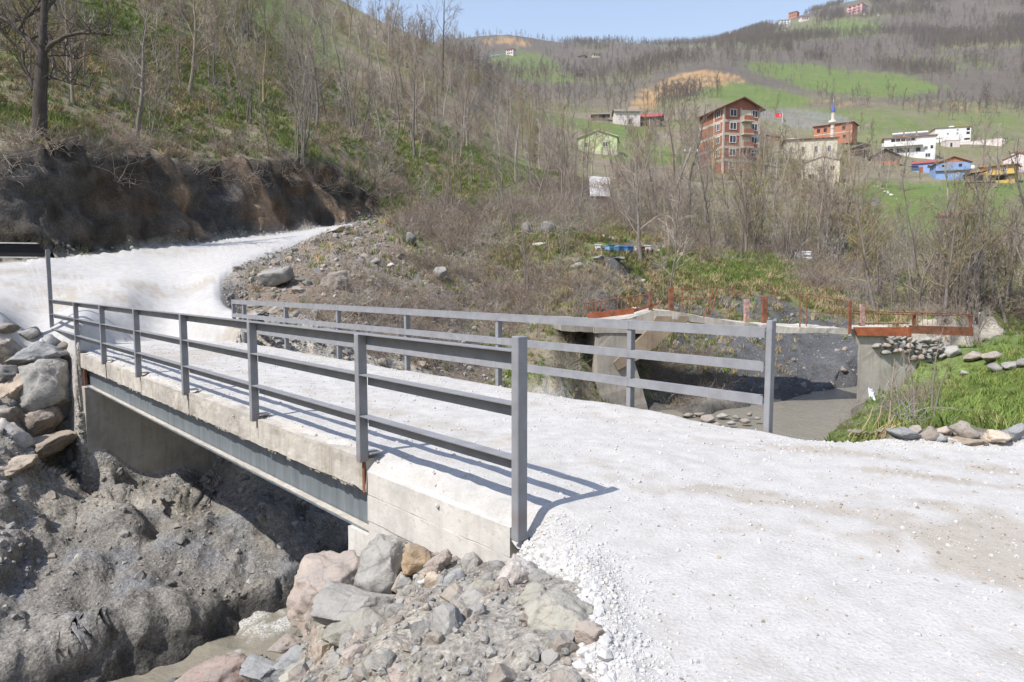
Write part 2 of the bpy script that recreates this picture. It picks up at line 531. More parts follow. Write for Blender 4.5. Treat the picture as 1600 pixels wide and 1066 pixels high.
# land: albedo from the point attribute, grain from noise
k = NT('land')
att = k.n('ShaderNodeAttribute', attribute_name='col').outputs['Color']
p_ = k.pos()
n1 = k.noise(p_, 9.0, 6, .65)
n2 = k.noise(p_, 1.1, 5, .6)
n3 = k.noise(p_, .12, 4, .6)
g = k.math('ADD', k.math('ADD', k.math('MULTIPLY', n1, .45), k.math('MULTIPLY', n2, .35)), k.math('MULTIPLY', n3, .2))
col = k.mix(1.0, att, k.ramp(g, [(.3, .45), (.5, 1.0), (.7, 1.55)]), 'MULTIPLY')
n4 = k.noise(p_, 34.0, 5, .7)
cr_ = k.n('ShaderNodeTexVoronoi', i={'Scale': 13.0, 'Randomness': 1.0}); k.l(p_, cr_.inputs['Vector'])
col = k.mix(1.0, col, k.ramp(n4, [(.32, .5), (.5, 1.0), (.68, 1.5)]), 'MULTIPLY')
col = k.mix(1.0, col, k.ramp(cr_.outputs['Color'], [(.0, .8), (1.0, 1.2)]), 'MULTIPLY')
bmp = k.bump(n4, .8, .018, k.bump(cr_.outputs['Distance'], .5, .03, k.bump(n1, .9, .05, k.bump(n2, .7, .25))))
M['land'] = k.done(col, .95, bmp)
# white crushed stone
k = NT('white_gravel')
att = k.n('ShaderNodeAttribute', attribute_name='col').outputs['Color']
p_ = k.pos()
vo = k.n('ShaderNodeTexVoronoi', i={'Scale': 42.0})
k.l(p_, vo.inputs['Vector'])
n1 = k.noise(p_, 60.0, 3, .7)
n2 = k.noise(p_, 5.0, 5, .65)
col = k.mix(1.0, att, k.ramp(n2, [(.3, (.86, .85, .83)), (.55, (1.0, 1.0, 1.0)), (.7, (1.06, 1.06, 1.06))]), 'MULTIPLY')
col = k.mix(k.ramp(n1, [(.36, .6), (.47, 0.0)]), col, (.33, .31, .28))
bmp = k.bump(vo.outputs['Distance'], .3, .012, k.bump(n2, .2, .04))
M['gravel'] = k.done(col, .95, bmp)

def concrete(name, c, stain=.5, board=0.0):
    k = NT(name)
    v = k.coord('Object')
    a = k.noise(v, 1.3, 6, .65)
    b = k.noise(v, 14, 4, .7)
    st = k.noise(k.scale(v, (5.5, 5.5, .55)), 1.6, 4, .6)
    col = k.ramp(a, [(.3, tuple(x * .72 for x in c)), (.5, c), (.72, tuple(min(1, x * 1.22) for x in c))])
    col = k.mix(k.ramp(st, [(.5, 0.0), (.75, stain)]), col, tuple(x * y for x, y in zip(c, (.52, .47, .4))))
    col = k.mix(k.ramp(b, [(.3, .5), (.42, 0.0)]), col, tuple(x * .5 for x in c))
    h = k.math('ADD', k.math('MULTIPLY', a, .5), k.math('MULTIPLY', b, .5))
    return k.done(col, .9, k.bump(h, .6, .02))
M['concrete'] = concrete('board_formed_concrete', (.42, .385, .33))
M['concrete_pale'] = concrete('pale_concrete', (.55, .525, .48), .3)
M['concrete_old'] = concrete('weathered_concrete', (.33, .30, .255), .7)
M['concrete_deck'] = concrete('stained_slab_concrete', (.46, .425, .37), .6)
# galvanised beam and grey paint
k = NT('beam_paint')
v = k.coord('Object')
st = k.noise(k.scale(v, (9, 9, .8)), 1.0, 5, .65)
a = k.noise(v, 2.0, 4)
col = k.ramp(st, [(.35, (.125, .145, .16)), (.55, (.175, .20, .215)), (.75, (.25, .27, .28))])
col = k.mix(k.ramp(a, [(.6, 0.0), (.8, .5)]), col, (.30, .25, .2))
M['beam'] = k.done(col, .5, None, .15)
k = NT('rail_paint')
v = k.coord('Object')
a = k.noise(v, 7.0, 5, .6)
b_ = k.noise(v, 70, 2, .6)
col = k.ramp(a, [(.3, (.21, .212, .222)), (.6, (.26, .263, .275)), (.8, (.30, .30, .31))])
col = k.mix(k.ramp(b_, [(.7, 0.0), (.8, .4)]), col, (.2, .15, .11))
zc = k.n('ShaderNodeSeparateXYZ'); k.l(v, zc.inputs[0])
ft = k.math('SUBTRACT', k.math('MULTIPLY', a, .34), k.math('ABSOLUTE', zc.outputs[2]))
col = k.mix(k.ramp(ft, [(.10, 0.0), (.17, .35)]), col, (.19, .12, .08))
M['rail'] = k.done(col, .45, k.bump(a, .15, .004))
M['rust'] = mat_rand('rusty_steel', (.23, .10, .06), .55, 5.0, .85, .006)
M['rust_orange'] = mat_rand('rusty_red_plate', (.36, .115, .055), .45, 3.0, .8, .005)
M['rust_white'] = mat_rand('flaking_white_and_rust', (.42, .27, .23), .7, 9.0, .85, .006)

# ------------------------------------------------------------------ masks on the land (world positions of patches)
def PX(px, py):
    h = hit(px, py)
    return h if h is not None else at_r(px, py, 300)

def blob(x, y, spec, power=1.0):
    """sum of soft patches; each (column, row, half width, half height) in the survey, held as angle and log range"""
    th = np.arctan2(x, y); lr = np.log(np.maximum(np.hypot(x, y), 1))
    out = np.zeros(np.shape(x))
    for s in spec:
        px, py, wx, hy = s[:4]
        a = s[4] if len(s) > 4 else 1.0
        c = hit(px, py); c1 = hit(px, py - hy); c2 = hit(px, py + hy)
        if c is None: continue
        lc = math.log(math.hypot(c[0], c[1]))
        l1 = math.log(math.hypot(c1[0], c1[1])) if c1 is not None else lc + .3
        l2 = math.log(math.hypot(c2[0], c2[1])) if c2 is not None else lc - .2
        tc = math.atan2(c[0], c[1])
        sig = np.where(lr > lc, max(l1 - lc, .01), max(lc - l2, .01))
        q = ((th - tc) / (wx / FPX)) ** 2 + ((lr - lc) / sig) ** 2
        out = np.maximum(out, a * (1 - sstep(.35, 1.6, q)))
    return out

def road_sd(x, y):
    return np.maximum(poly_sd(x, y, ROAD_A), poly_sd(x, y, ROAD_B))

# ------------------------------------------------------------------ the land mesh: rings round the camera, closer where the ground is steep
NC_F, NC_B, NR = 800, 150, 430
th = np.concatenate([np.linspace(-.79, .79, NC_F), np.linspace(.79, 2 * math.pi - .79, NC_B + 2)[1:-1]])
NCOL = len(th)
lrf = np.linspace(math.log(1.3), math.log(3100), 1200)
R0, T0 = np.meshgrid(np.exp(lrf), th)
Z0 = height(R0 * np.sin(T0), R0 * np.cos(T0), False)
el = np.arctan((Z0 - H) / R0)
ds = np.abs(np.diff(el, axis=1)) + .05 * np.diff(lrf)[None, :]
cum = np.concatenate([np.zeros((NCOL, 1)), np.cumsum(ds, 1)], 1)
cum /= cum[:, -1:]
rows = np.empty((NCOL, NR))
for i in range(NCOL):
    rows[i] = np.interp(np.linspace(0, 1, NR), cum[i], lrf)
ker = np.exp(-.5 * (np.arange(-6, 7) / 2.5) ** 2); ker /= ker.sum()
pad = np.concatenate([rows[-6:], rows, rows[:6]])
rows = sum(ker[k_] * pad[k_:k_ + NCOL] for k_ in range(13))
RR = np.exp(rows)
X = RR * np.sin(th)[:, None]; Y = RR * np.cos(th)[:, None]
Z = height(X, Y)
V = np.stack([X, Y, Z], -1)
du = np.roll(V, -1, 0) - np.roll(V, 1, 0)
dv = np.empty_like(V); dv[:, 1:-1] = V[:, 2:] - V[:, :-2]; dv[:, 0] = V[:, 1] - V[:, 0]; dv[:, -1] = V[:, -1] - V[:, -2]
N = np.cross(du, dv); N /= np.linalg.norm(N, axis=-1, keepdims=True) + 1e-12
N[N[..., 2] < 0] *= -1
P3 = V.reshape(-1, 3); N3 = N.reshape(-1, 3)
x, y, z = P3.T
r = np.hypot(x, y)
slope = np.degrees(np.arccos(np.clip(N3[:, 2], 0, 1)))
sdr = road_sd(x, y)
sd_, shw, swz, ssg = stream_at(x, y)
tha = np.degrees(np.arctan2(x, y))

# masks
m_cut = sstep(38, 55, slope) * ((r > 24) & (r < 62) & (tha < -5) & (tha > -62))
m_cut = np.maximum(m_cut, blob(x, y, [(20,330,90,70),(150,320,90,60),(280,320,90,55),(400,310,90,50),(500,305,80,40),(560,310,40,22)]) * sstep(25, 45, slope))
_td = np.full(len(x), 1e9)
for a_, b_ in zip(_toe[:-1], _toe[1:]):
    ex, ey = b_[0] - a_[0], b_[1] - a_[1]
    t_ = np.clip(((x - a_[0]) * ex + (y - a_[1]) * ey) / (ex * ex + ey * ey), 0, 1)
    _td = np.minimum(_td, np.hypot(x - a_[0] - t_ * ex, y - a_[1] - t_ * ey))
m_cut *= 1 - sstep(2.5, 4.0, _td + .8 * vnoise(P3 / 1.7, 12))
m_gorge = (1 - sstep(.8, 3.6, sd_ - shw)) * (r < 48)
m_gorge = np.maximum(m_gorge, ((x < .6) & (r < 20) & (y > -12) & (sdr < .2) & (tha < 8) & (tha > -75)) * 1.0)
m_shale = blob(x, y, [(1180,570,150,60),(1290,560,80,60),(1100,500,60,22,.7),(1240,495,110,24,.9),(985,440,45,25,.8),(930,470,60,20,.6),(1330,460,70,20,.7),(1200,612,120,40)])
m_mound = blob(x, y, [(480,480,140,80),(430,420,110,45),(560,400,90,50),(620,440,120,50),(650,520,140,60),(700,400,60,30,.8),(760,470,90,50,.7),(560,362,60,16)])
m_green = blob(x, y, [(1500,320,140,34),(1440,345,70,22),(1390,375,60,30,.8),(1570,300,80,26),(960,206,60,14),(1000,240,70,16),(880,190,60,10,.9),(1230,330,40,30,.5),
                      (200,60,130,40,.9),(110,30,90,30,.8),(430,30,110,45,.9),(330,110,110,30,.7),(520,150,90,30,.5),(640,235,110,25,.6),(60,200,90,22,.7),(480,235,70,14,.8),
                      (600,320,60,10),(690,320,60,14,.6),(930,345,60,18,.7),(1100,430,60,18,.8),(1180,420,60,25,.7),(1030,400,50,15,.6),(960,395,50,14,.6),(1340,130,100,20,.8),(1260,115,90,16,.7),
                      (820,95,60,18,.6),(1180,45,50,10,.7),(1310,45,60,12,.7),(1480,100,70,14,.4),(1180,150,80,18,.8),(1350,190,90,20,.6),(1540,200,90,24,.5),(850,120,60,12,.5),
                      (1100,560,50,50,.5),(820,600,60,30,.6),(700,575,50,18,.4),(1060,560,40,40,.5),(900,270,40,14,.5),(1080,300,60,20,.4)])
m_green = np.maximum(m_green, blob(x, y, [(760,330,90,25,.62),(850,385,60,25,.55),(680,290,70,30,.7),(790,255,70,30,.6),(560,240,80,20,.5),(720,230,60,30,.5),(830,320,50,20,.6),(640,430,60,25,.35),(1100,340,80,26,.6),(1250,345,80,26,.6),(1180,300,80,20,.5),(1450,410,110,40,.65),(1340,350,70,24,.6),(1000,330,60,20,.5),(1560,440,80,30,.6),(260,190,80,25,.5),(400,190,90,30,.55)]))
m_bank = blob(x, y, [(1560,590,130,60),(1450,640,130,40),(1590,545,90,22),(1370,655,60,26),(1700,600,150,60)])
m_orange = blob(x, y, [(1085,126,52,13),(1040,140,42,13,.9),(1120,120,40,9,.8),(1005,163,24,9,.7),(1320,160,60,9,.32),(1460,165,80,8,.32),(790,65,40,8,.6)])
m_grey_slope = blob(x, y, [(1250,185,70,14),(1290,195,50,10,.8)])
m_dirtpath = blob(x, y, [(1060,410,45,16),(1130,425,50,10,.7),(1010,385,40,12,.5),(880,420,60,20,.5),(640,345,60,10,.6)])

nA = fbm(P3, 26, 4, 3); nB = fbm(P3, 5.0, 4, 11); nC = fbm(P3, 1.1, 4, 21); nD = fbm(P3, 90, 4, 31)
def lay(c, new, m):
    return c * (1 - m[:, None]) + np.array(new)[None, :] * m[:, None]
def jit(m, amt=.9):
    return sstep(.25, .75, m + amt * (.22 * nB + .18 * nC + .12 * nA) * (m > .02))
C = np.tile(np.array([.21, .178, .125]), (len(x), 1))
C = lay(C, (.15, .155, .062), sstep(-.45, .25, nA + .5 * nB) * .9 * (1 - .55 * sstep(250, 500, r)))
C = lay(C, (.10, .084, .07), sstep(200, 400, r) * .88)
C = lay(C, (.20, .165, .12), sstep(0, .6, nB - .3 * nA) * .6 * (1 - .7 * sstep(200, 400, r)))
C = lay(C, (.165, .175, .075), sstep(.1, .5, nD) * sstep(120, 260, r) * .7)
C = lay(C, (.115, .16, .042), jit(m_green))
C = lay(C, (.17, .165, .062), jit(m_green) * sstep(0, .7, nB) * .55)
C = lay(C, (.33, .21, .10), jit(m_orange) * (.25 + .75 * sstep(-.35, .25, nB + .3 * nA)))
C = lay(C, (.20, .195, .18), jit(m_grey_slope) * (.35 + .5 * sstep(-.3, .3, nB)))
C = lay(C, (.235, .195, .16), jit(m_dirtpath) * .8)
C = lay(C, (.175, .138, .105), jit(m_mound) * .9)
C = lay(C, (.235, .22, .20), jit(m_mound) * sstep(.0, .6, nB) * .45)
C = lay(C, (.135, .185, .048), jit(m_bank))
C = lay(C, (.20, .165, .11), jit(m_bank) * sstep(.25, .7, nB) * .35)
C = lay(C, (.35, .318, .265), jit(m_gorge, .3) * (1 - jit(m_bank) * .9) * .95)
C = lay(C, (.47, .415, .335), jit(m_gorge, .3) * (1 - jit(m_bank)) * sstep(0, .5, nB) * .6)
_hw = z - swz + .35 * nC
C = lay(C, (.19, .178, .16), jit(m_gorge, .3) * (1 - sstep(.9, 1.6, _hw)) * .85 * (r < 20))
C = lay(C, (.20, .205, .215), jit(m_gorge, .3) * (1 - sstep(.9, 1.5, _hw)) * sstep(.1, .5, fbm(P3 * np.array([2.2, 2.2, .5]), 1.2, 4, 54)) * .7 * (r < 20))
C = lay(C, (.055, .052, .048), (m_gorge > .3) * (1 - sstep(.12, .42, z - swz + .12 * nC)) * .85)
C = lay(C, (.088, .09, .095), jit(m_shale) * .95 * (r > 21))
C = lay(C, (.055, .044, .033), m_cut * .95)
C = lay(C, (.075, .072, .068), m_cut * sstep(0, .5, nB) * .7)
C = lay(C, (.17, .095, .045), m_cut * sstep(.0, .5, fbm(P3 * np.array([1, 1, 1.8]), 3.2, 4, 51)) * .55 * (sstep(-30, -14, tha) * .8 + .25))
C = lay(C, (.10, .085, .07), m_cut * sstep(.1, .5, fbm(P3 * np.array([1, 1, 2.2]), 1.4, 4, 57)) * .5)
C = lay(C, (.26, .18, .115), blob(x, y, [(540,340,70,7),(440,358,60,8),(330,372,60,6,.7)]) * (1 - sstep(0, .3, sdr)) * .8)
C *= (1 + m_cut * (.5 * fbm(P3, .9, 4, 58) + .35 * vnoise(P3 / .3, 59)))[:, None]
C = lay(C, (.30, .285, .26), (1 - sstep(0, .9, -sdr)) * (r < 50) * .55 * (sdr < 0) * (1 - m_cut))
# the trodden white of the road stays in the road mesh; below it plain grey
C = lay(C, (.45, .43, .40), sstep(-.05, .2, sdr))
# relief along the normal
mesh_sp = np.maximum(r * .0032, .012)
D = np.zeros(len(x))
rough = np.maximum.reduce([m_gorge * 1.5, m_cut * 2.1, m_shale * .9, m_mound * .8, np.full(len(x), .35)])
rough = np.where(r > 60, np.maximum(rough, .5), rough)
for wl, am in ((14, .9), (5.5, .42), (2.2, .24), (.9, .13), (.38, .06), (.16, .028)):
    f_ = np.clip(wl / (mesh_sp * 3.0) - .4, 0, 1)
    nn = vnoise(P3 / wl, int(wl * 100) % 97)
    D += (np.minimum(rough, .55) if wl > 4 else rough) * am * f_ * np.where(wl < 4, 1, sstep(15, 60, r)) * (nn + .35 * (1 - 2 * np.abs(nn)) * (wl < 4))
D += m_gorge * (r < 20) * (.03 * (1 - 2 * np.abs(vnoise(P3 / .42, 91))) + .022 * vnoise(P3 / .2, 92) + .012 * vnoise(P3 / .11, 93) - .07 * np.exp(-(vnoise(P3 / np.array([1.3, 1.3, .8]), 94) / .07) ** 2) * sstep(-.2, .3, nA + .3)) * (1 - sstep(-.4, .1, sdr))
D += m_cut * (.30 * vnoise(P3 / np.array([1.6, 1.6, 1.1]), 95) + .22 * (np.abs(vnoise(P3 / .75, 96)) - .3)) * (r < 60)
D *= 1 - .97 * sstep(-.5, .15, sdr)
D *= np.where(m_bank > .3, .45, 1)
s_, w_ = to_sw(x, y)
D *= np.where((s_ > -2.6) & (s_ < .7) & (w_ > -.5) & (w_ < 4), .15, 1)
D *= np.where((s_ > 10.6) & (s_ < 13.2) & (w_ > -1.3) & (w_ < .2), .15, 1)
LEDGE_OFF = (s_ > 10.8) & (s_ < 13.2) & (w_ > -1.0)
D = np.where((s_ > 11.2) & (s_ < 14) & (w_ > -.2) & (w_ < 3.8), np.minimum(D, .02), D)
D *= sstep(1.2, 2.6, r)
# broken ledges on the rock by the stream
led = m_gorge * (r < 20) * (1 - sstep(-.4, .1, sdr)) * (tha < -4)
fr_ = ((z + .55 * nB + .25 * nC + .06 * x) / .85) % 1.0
LEDGE = led * .34 * (sstep(.45, .8, fr_) - fr_) * np.clip(.6 + nA, .25, 1)
LEDGE = np.where(LEDGE_OFF, 0, LEDGE)
LEDGE *= sstep(.1, .9, sd_ - shw + .3)
P3d = P3 + N3 * D[:, None] + np.stack([0 * LEDGE, 0 * LEDGE, LEDGE], -1)
idx = np.arange(NCOL * NR).reshape(NCOL, NR)
nx = np.roll(idx, -1, 0)
Fq = np.stack([idx[:, :-1], nx[:, :-1], nx[:, 1:], idx[:, 1:]], -1).reshape(-1, 4)
Fq = Fq[:, ::-1]
# close the hole under the camera
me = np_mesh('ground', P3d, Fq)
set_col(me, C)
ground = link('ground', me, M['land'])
tag(ground, 'valley ground of dry grass, brown litter, rubble and rock', kind='structure')

# ------------------------------------------------------------------ white road: a skin of crushed stone over the land
edge_n = .10 * nC + .10 * nB + .05 * vnoise(P3 / .22, 5)
up = sstep(-.16, .16, sdr + np.where(r > 14, 1.6, .55) * edge_n)
keepv = (sdr > -.75) & (r < 70) & ((z > -.3) | (r > 24)) & ~((s_ > .05) & (s_ < 11.9) & (w_ > -.4) & (w_ < 3.9))
track = np.zeros(len(x))
tan_b = blob(x, y, [(1560,880,110,50),(1500,845,150,16,.8),(1300,800,160,12,.75),(1130,775,120,9,.7),(1000,768,80,8,.6),(930,772,60,8,.6),(1250,708,130,5,.75),(1130,706,90,6,.7),(1180,790,40,6,.8),(1450,752,110,5,.7),(1400,900,100,30,.35),(1560,1000,120,50,.35),(1330,960,120,20,.3),(1400,720,160,8,.5),(1350,850,180,24,.6),(1150,830,120,14,.4),(1000,735,120,8,.6),(1450,800,150,14,.5)])
tan_f = blob(x, y, [(330,545,130,10,.9),(230,550,60,8,.7),(200,445,140,7,.55),(120,470,120,8,.5),(320,395,120,5,.5),(90,430,100,5,.5),(60,450,120,4,.5)])
tr = sstep(.2, .75, np.maximum(tan_b, tan_f) + .3 * nC + .3 * vnoise(P3 / .12, 8))
Cr = np.tile(np.array([.455, .442, .42]), (len(x), 1))
Cr = lay(Cr, (.35, .31, .255), tr * .8)
Cr = lay(Cr, (.42, .415, .41), (r > 17) * sstep(.1, .6, vnoise(np.stack([s_ * .35 + w_ * .1, w_ * 2.2 - s_ * .25, 0 * s_], -1), 44)) * .6)
Cr = lay(Cr, (.50, .48, .45), (1 - sstep(-.05, .12, sdr)) * .5)
Zr = z + .075 * up - .04
Zr += np.where(r < 14, .009 * vnoise(P3 / .45, 61) + .003 * vnoise(P3 / .13, 62), .03 * vnoise(P3 / .8, 63)) * up
Zr -= .4 * sstep(.06, .6, -sdr)
Zr += .035 * up * (1 - sstep(.05, .5, sdr)) * np.clip(vnoise(P3 / .17, 66) + .3, 0, 1)
Zr = np.where((s_ > -2.2) & (s_ < .3) & (w_ > -.08) & (w_ < .12), Zr, Zr)
kq = keepv[Fq].all(1) & (sdr[Fq].max(1) > -.6)
# no steep skin down the walls
zq = Zr[Fq]
kq &= (slope[Fq].max(1) < 40) | (_td[Fq].min(1) > 1.6)
kq &= (zq.max(1) - zq.min(1) < .35) | (r[Fq].min(1) > 16)
used = np.unique(Fq[kq])
remap = -np.ones(len(x), int); remap[used] = np.arange(len(used))
me = np_mesh('road', np.stack([x, y, Zr], -1)[used], remap[Fq[kq]])
set_col(me, Cr[used])
road = link('road', me, M['gravel'])
tag(road, 'white crushed stone road crossing the bridge and climbing to the right', kind='structure')

# ------------------------------------------------------------------ the stream
def resample(pts, step):
    out = []
    for a, b in zip(pts[:-1], pts[1:]):
        n_ = max(1, int(np.hypot(*(b[:2] - a[:2])) / step))
        for i_ in range(n_):
            out.append(a + (b - a) * i_ / n_)
    out.append(pts[-1])
    return np.array(out)
SP = resample(STREAM, .12)
for _ in range(40):
    SP[1:-1] = (SP[:-2] + SP[1:-1] * 2 + SP[2:]) / 4
tg = np.gradient(SP[:, :2], axis=0); tg /= np.linalg.norm(tg, axis=1, keepdims=True)
nr_ = np.stack([tg[:, 1], -tg[:, 0]], -1)
cr = np.linspace(-1.5, 1.5, 40)
WX = SP[:, None, 0] + nr_[:, None, 0] * cr[None, :] * (SP[:, None, 2] + .35)
WY = SP[:, None, 1] + nr_[:, None, 1] * cr[None, :] * (SP[:, None, 2] + .35)
WZ = np.repeat(SP[:, None, 3], len(cr), 1) + 0 * WX
q3 = np.stack([WX, WY, 0 * WX], -1).reshape(-1, 3)
rapid = sstep(-9, -2, -np.abs(WY - 9.5).ravel() * 1.0)
rip = (.05 * vnoise(q3 / .55, 71) + .035 * vnoise(q3 / .22, 72) + .05 * np.abs(vnoise(q3 / .9, 73))) * (.12 + .88 * rapid)
_fs = np.repeat((np.arange(len(SP)) * .12)[:, None], len(cr), 1).ravel(); _fc = np.tile(cr, len(SP))
q4 = np.stack([_fs / 1.5 + .15 * vnoise(q3 / .3, 77), _fc * 2.6, 0 * _fs], -1)
foam = sstep(.22, .6, fbm(q4, 1.0, 4, 75) + .35 * vnoise(q3 / .1, 76) + .2 * vnoise(q3 / .3, 78) - .05) * rapid
WZ = WZ.ravel() + rip + .05 * foam
wi = np.arange(len(SP) * len(cr)).reshape(len(SP), len(cr))
WF = np.stack([wi[:-1, :-1], wi[1:, :-1], wi[1:, 1:], wi[:-1, 1:]], -1).reshape(-1, 4)[:, ::-1]
me = np_mesh('stream_water', np.stack([WX.ravel(), WY.ravel(), WZ], -1), WF)
set_col(me, np.stack([foam] * 3, -1))
k = NT('silty_water')
fo = k.n('ShaderNodeAttribute', attribute_name='col').outputs['Color']
p_ = k.pos()
fine = k.noise(p_, 34, 5, .75)
ff = k.math('MULTIPLY', fo, k.ramp(fine, [(.42, .05), (.62, 1.0)]))
base = k.mix(ff, (.235, .215, .17), (.66, .67, .65))
rg = k.math('ADD', k.math('MULTIPLY', ff, .5), .05)
bmp = k.bump(k.noise(p_, 6, 5, .65), .6, .07)
k.bsdf.inputs['Specular IOR Level'].default_value = .5
k.bsdf.inputs['IOR'].default_value = 1.33
M['water'] = k.done(base, rg, bmp)
water = link('stream_water', me, M['water'])
tag(water, 'shallow silty stream running under the bridge', kind='structure')
# ------------------------------------------------------------------ building in world space under a root
def wbuild(mb, name, mat, root, parent=None, smooth=False, bevel=0):
    inv = Matrix.Translation(root.location) @ Matrix.Rotation(root.rotation_euler.z, 4, 'Z')
    inv = inv.inverted()
    mb.v = [tuple(inv @ Vector(p)) for p in mb.v]
    return mb.build(name, mat, parent or root, smooth, bevel)

def rough_mesh(o, wl, amp, seed=0, cuts=None):
    """subdivide a part's long edges and push its points about a little"""
    me = o.data
    bm = bmesh.new(); bm.from_mesh(me)
    if cuts:
        for _ in range(8):
            es = [e for e in bm.edges if e.calc_length() > cuts]
            if not es: break
            bmesh.ops.subdivide_edges(bm, edges=es, cuts=1, use_grid_fill=True)
        bmesh.ops.triangulate(bm, faces=[f for f in bm.faces if len(f.verts) > 4])
    bm.normal_update()
    co = np.array([v.co for v in bm.verts]); no = np.array([v.normal for v in bm.verts])
    d = fbm(co + seed * 3.7, wl, 3, seed) * amp
    co = co + no * d[:, None]
    for v, c in zip(bm.verts, co): v.co = c
    bm.to_mesh(me); bm.free(); me.update()
    return o

def SB(mb, s0, s1, w0, w1, z0, z1):
    """box in the bridge's own directions"""
    b = [B(s0, w0, z0), B(s0, w1, z0), B(s1, w1, z0), B(s1, w0, z0)]
    t = [B(s0, w0, z1), B(s0, w1, z1), B(s1, w1, z1), B(s1, w0, z1)]
    return mb.hexa(b, t)

# ------------------------------------------------------------------ the road bridge
BA = math.atan2(BU[1], BU[0])
bridge = empty('road_bridge', B(6, 1.75, -3), BA, 'low concrete road bridge on grey steel beams over the stream', 'bridge')
mb = MB(); SB(mb, .0, 12.35, .06, 3.50, -.27, -.06)
slab = wbuild(mb, 'deck_slab', M['concrete_deck'], bridge)
edges = [(-.0, 2.36), (2.38, 4.77), (4.79, 7.17), (7.19, 9.58), (9.60, 11.55)]
for i, (a, b_) in enumerate(edges):
    zt = (.0, .012, -.01, .008, -.004)[i]
    mb = MB(); SB(mb, a + .004, b_ - .004, -.035 + .006 * (i % 2), .16, -.285 - .006 * (i % 3), zt)
    o = wbuild(mb, 'edge_block', M['concrete_deck'], bridge)
    rough_mesh(o, .16, .011, i + 1, .05)
    mb = MB(); SB(mb, a + .004, b_ - .004, 3.36, 3.55, -.285, zt)
    o = wbuild(mb, 'edge_block', M['concrete_deck'], bridge)
# ragged mortar squeezed out under the edge
mb = MB()
rs = random.Random(4)
for i in range(150):
    s0 = rs.uniform(.05, 11.4); l = rs.uniform(.02, .12)
    SB(mb, s0, s0 + l, -.028 + rs.uniform(0, .02), .1, -.292 - rs.uniform(.004, .03), -.27)
drip = wbuild(mb, 'mortar_drips', M['concrete_old'], bridge); tag(drip, kind='stuff')
def ibeam(mb, s0, s1, w, z0, z1, fl=.19, tf=.022, tw=.02):
    SB(mb, s0, s1, w - fl / 2, w + fl / 2, z0, z0 + tf)
    SB(mb, s0, s1, w - fl / 2, w + fl / 2, z1 - tf, z1)
    SB(mb, s0 + .002, s1 - .002, w - tw / 2, w + tw / 2, z0 + tf, z1 - tf)
for w in (.115, 1.75, 3.38):
    mb = MB(); ibeam(mb, .03, 11.95, w, -.70, -.287)
    wbuild(mb, 'steel_beam', M['beam'], bridge)
# dusty stone chips lying on the flange
mb = MB(); SB(mb, .04, 11.6, .021, .092, -.677, -.669); o = wbuild(mb, 'dust_layer', M['concrete_deck'], bridge); rough_mesh(o, .1, .004, 8, .12)
mb = MB()
for i in range(1300):
    s0 = rs.uniform(.1, 11.5); q = rs.uniform(.005, .016)
    SB(mb, s0, s0 + q * rs.uniform(.8, 1.8), .03 + rs.uniform(0, .04), .04 + q + rs.uniform(0, .03), -.678, -.678 + q * .6)
chips = wbuild(mb, 'stone_chips', M['concrete_pale'], bridge); tag(chips, kind='stuff')
# far abutment
mb = MB()
b0 = [B(11.62, -.05, -3.5), B(11.62, 3.55, -3.5), B(12.75, 3.55, -3.5), B(12.75, -.02, -3.5)]
t0 = [B(11.56, -.05, -.70), B(11.56, 3.55, -.70), B(12.6, 3.55, -.70), B(12.5, -.05, -.70)]
mb.hexa(b0, t0)
ab = wbuild(mb, 'abutment', M['concrete'], bridge); rough_mesh(ab, .5, .022, 9, .22)
mb = MB(); SB(mb, 11.99, 12.5, -.045, 3.54, -.705, .015)
o = wbuild(mb, 'abutment_upstand', M['concrete'], bridge); rough_mesh(o, .3, .012, 3, .2)
mb = MB(); SB(mb, 11.55, 11.985, -.04, .14, -.29, .01)
o = wbuild(mb, 'edge_block', M['concrete_deck'], bridge); rough_mesh(o, .2, .01, 6, .12)
mb = MB(); SB(mb, 11.80, 11.985, .0, .05, -.70, -.292)
wbuild(mb, 'rusty_end_plate', M['rust'], bridge)
# near abutment: stem under the beam and the side wall, cast in boards
mb = MB(); SB(mb, -.15, .38, -.02, 3.5, -3.2, -.70)
o = wbuild(mb, 'abutment', M['concrete_pale'], bridge); rough_mesh(o, .3, .008, 5, .2)
zs = [-1.75, -1.20, -.98, -.76, -.54, -.31, -.10]
for i in range(len(zs) - 1):
    off = (.0, .006, -.004, .008, .0, .005)[i]
    mb = MB()
    slope = .30 * (i / 5.0) * .6
    SB(mb, -1.97 + .02 * i, -.02, -.045 + off, .35, zs[i] + .003, zs[i + 1] - .003)
    o = wbuild(mb, 'cast_course', M['concrete_pale'], bridge); rough_mesh(o, .22, .006, 20 + i, .16)
mb = MB(); SB(mb, -1.95, -.02, .3, 3.5, -1.7, -.1)
wbuild(mb, 'abutment_core', M['concrete'], bridge)
mb = MB(); SB(mb, .012, .05, -.05, .02, -.30, .0)
wbuild(mb, 'rusty_post_foot', M['rust'], bridge)

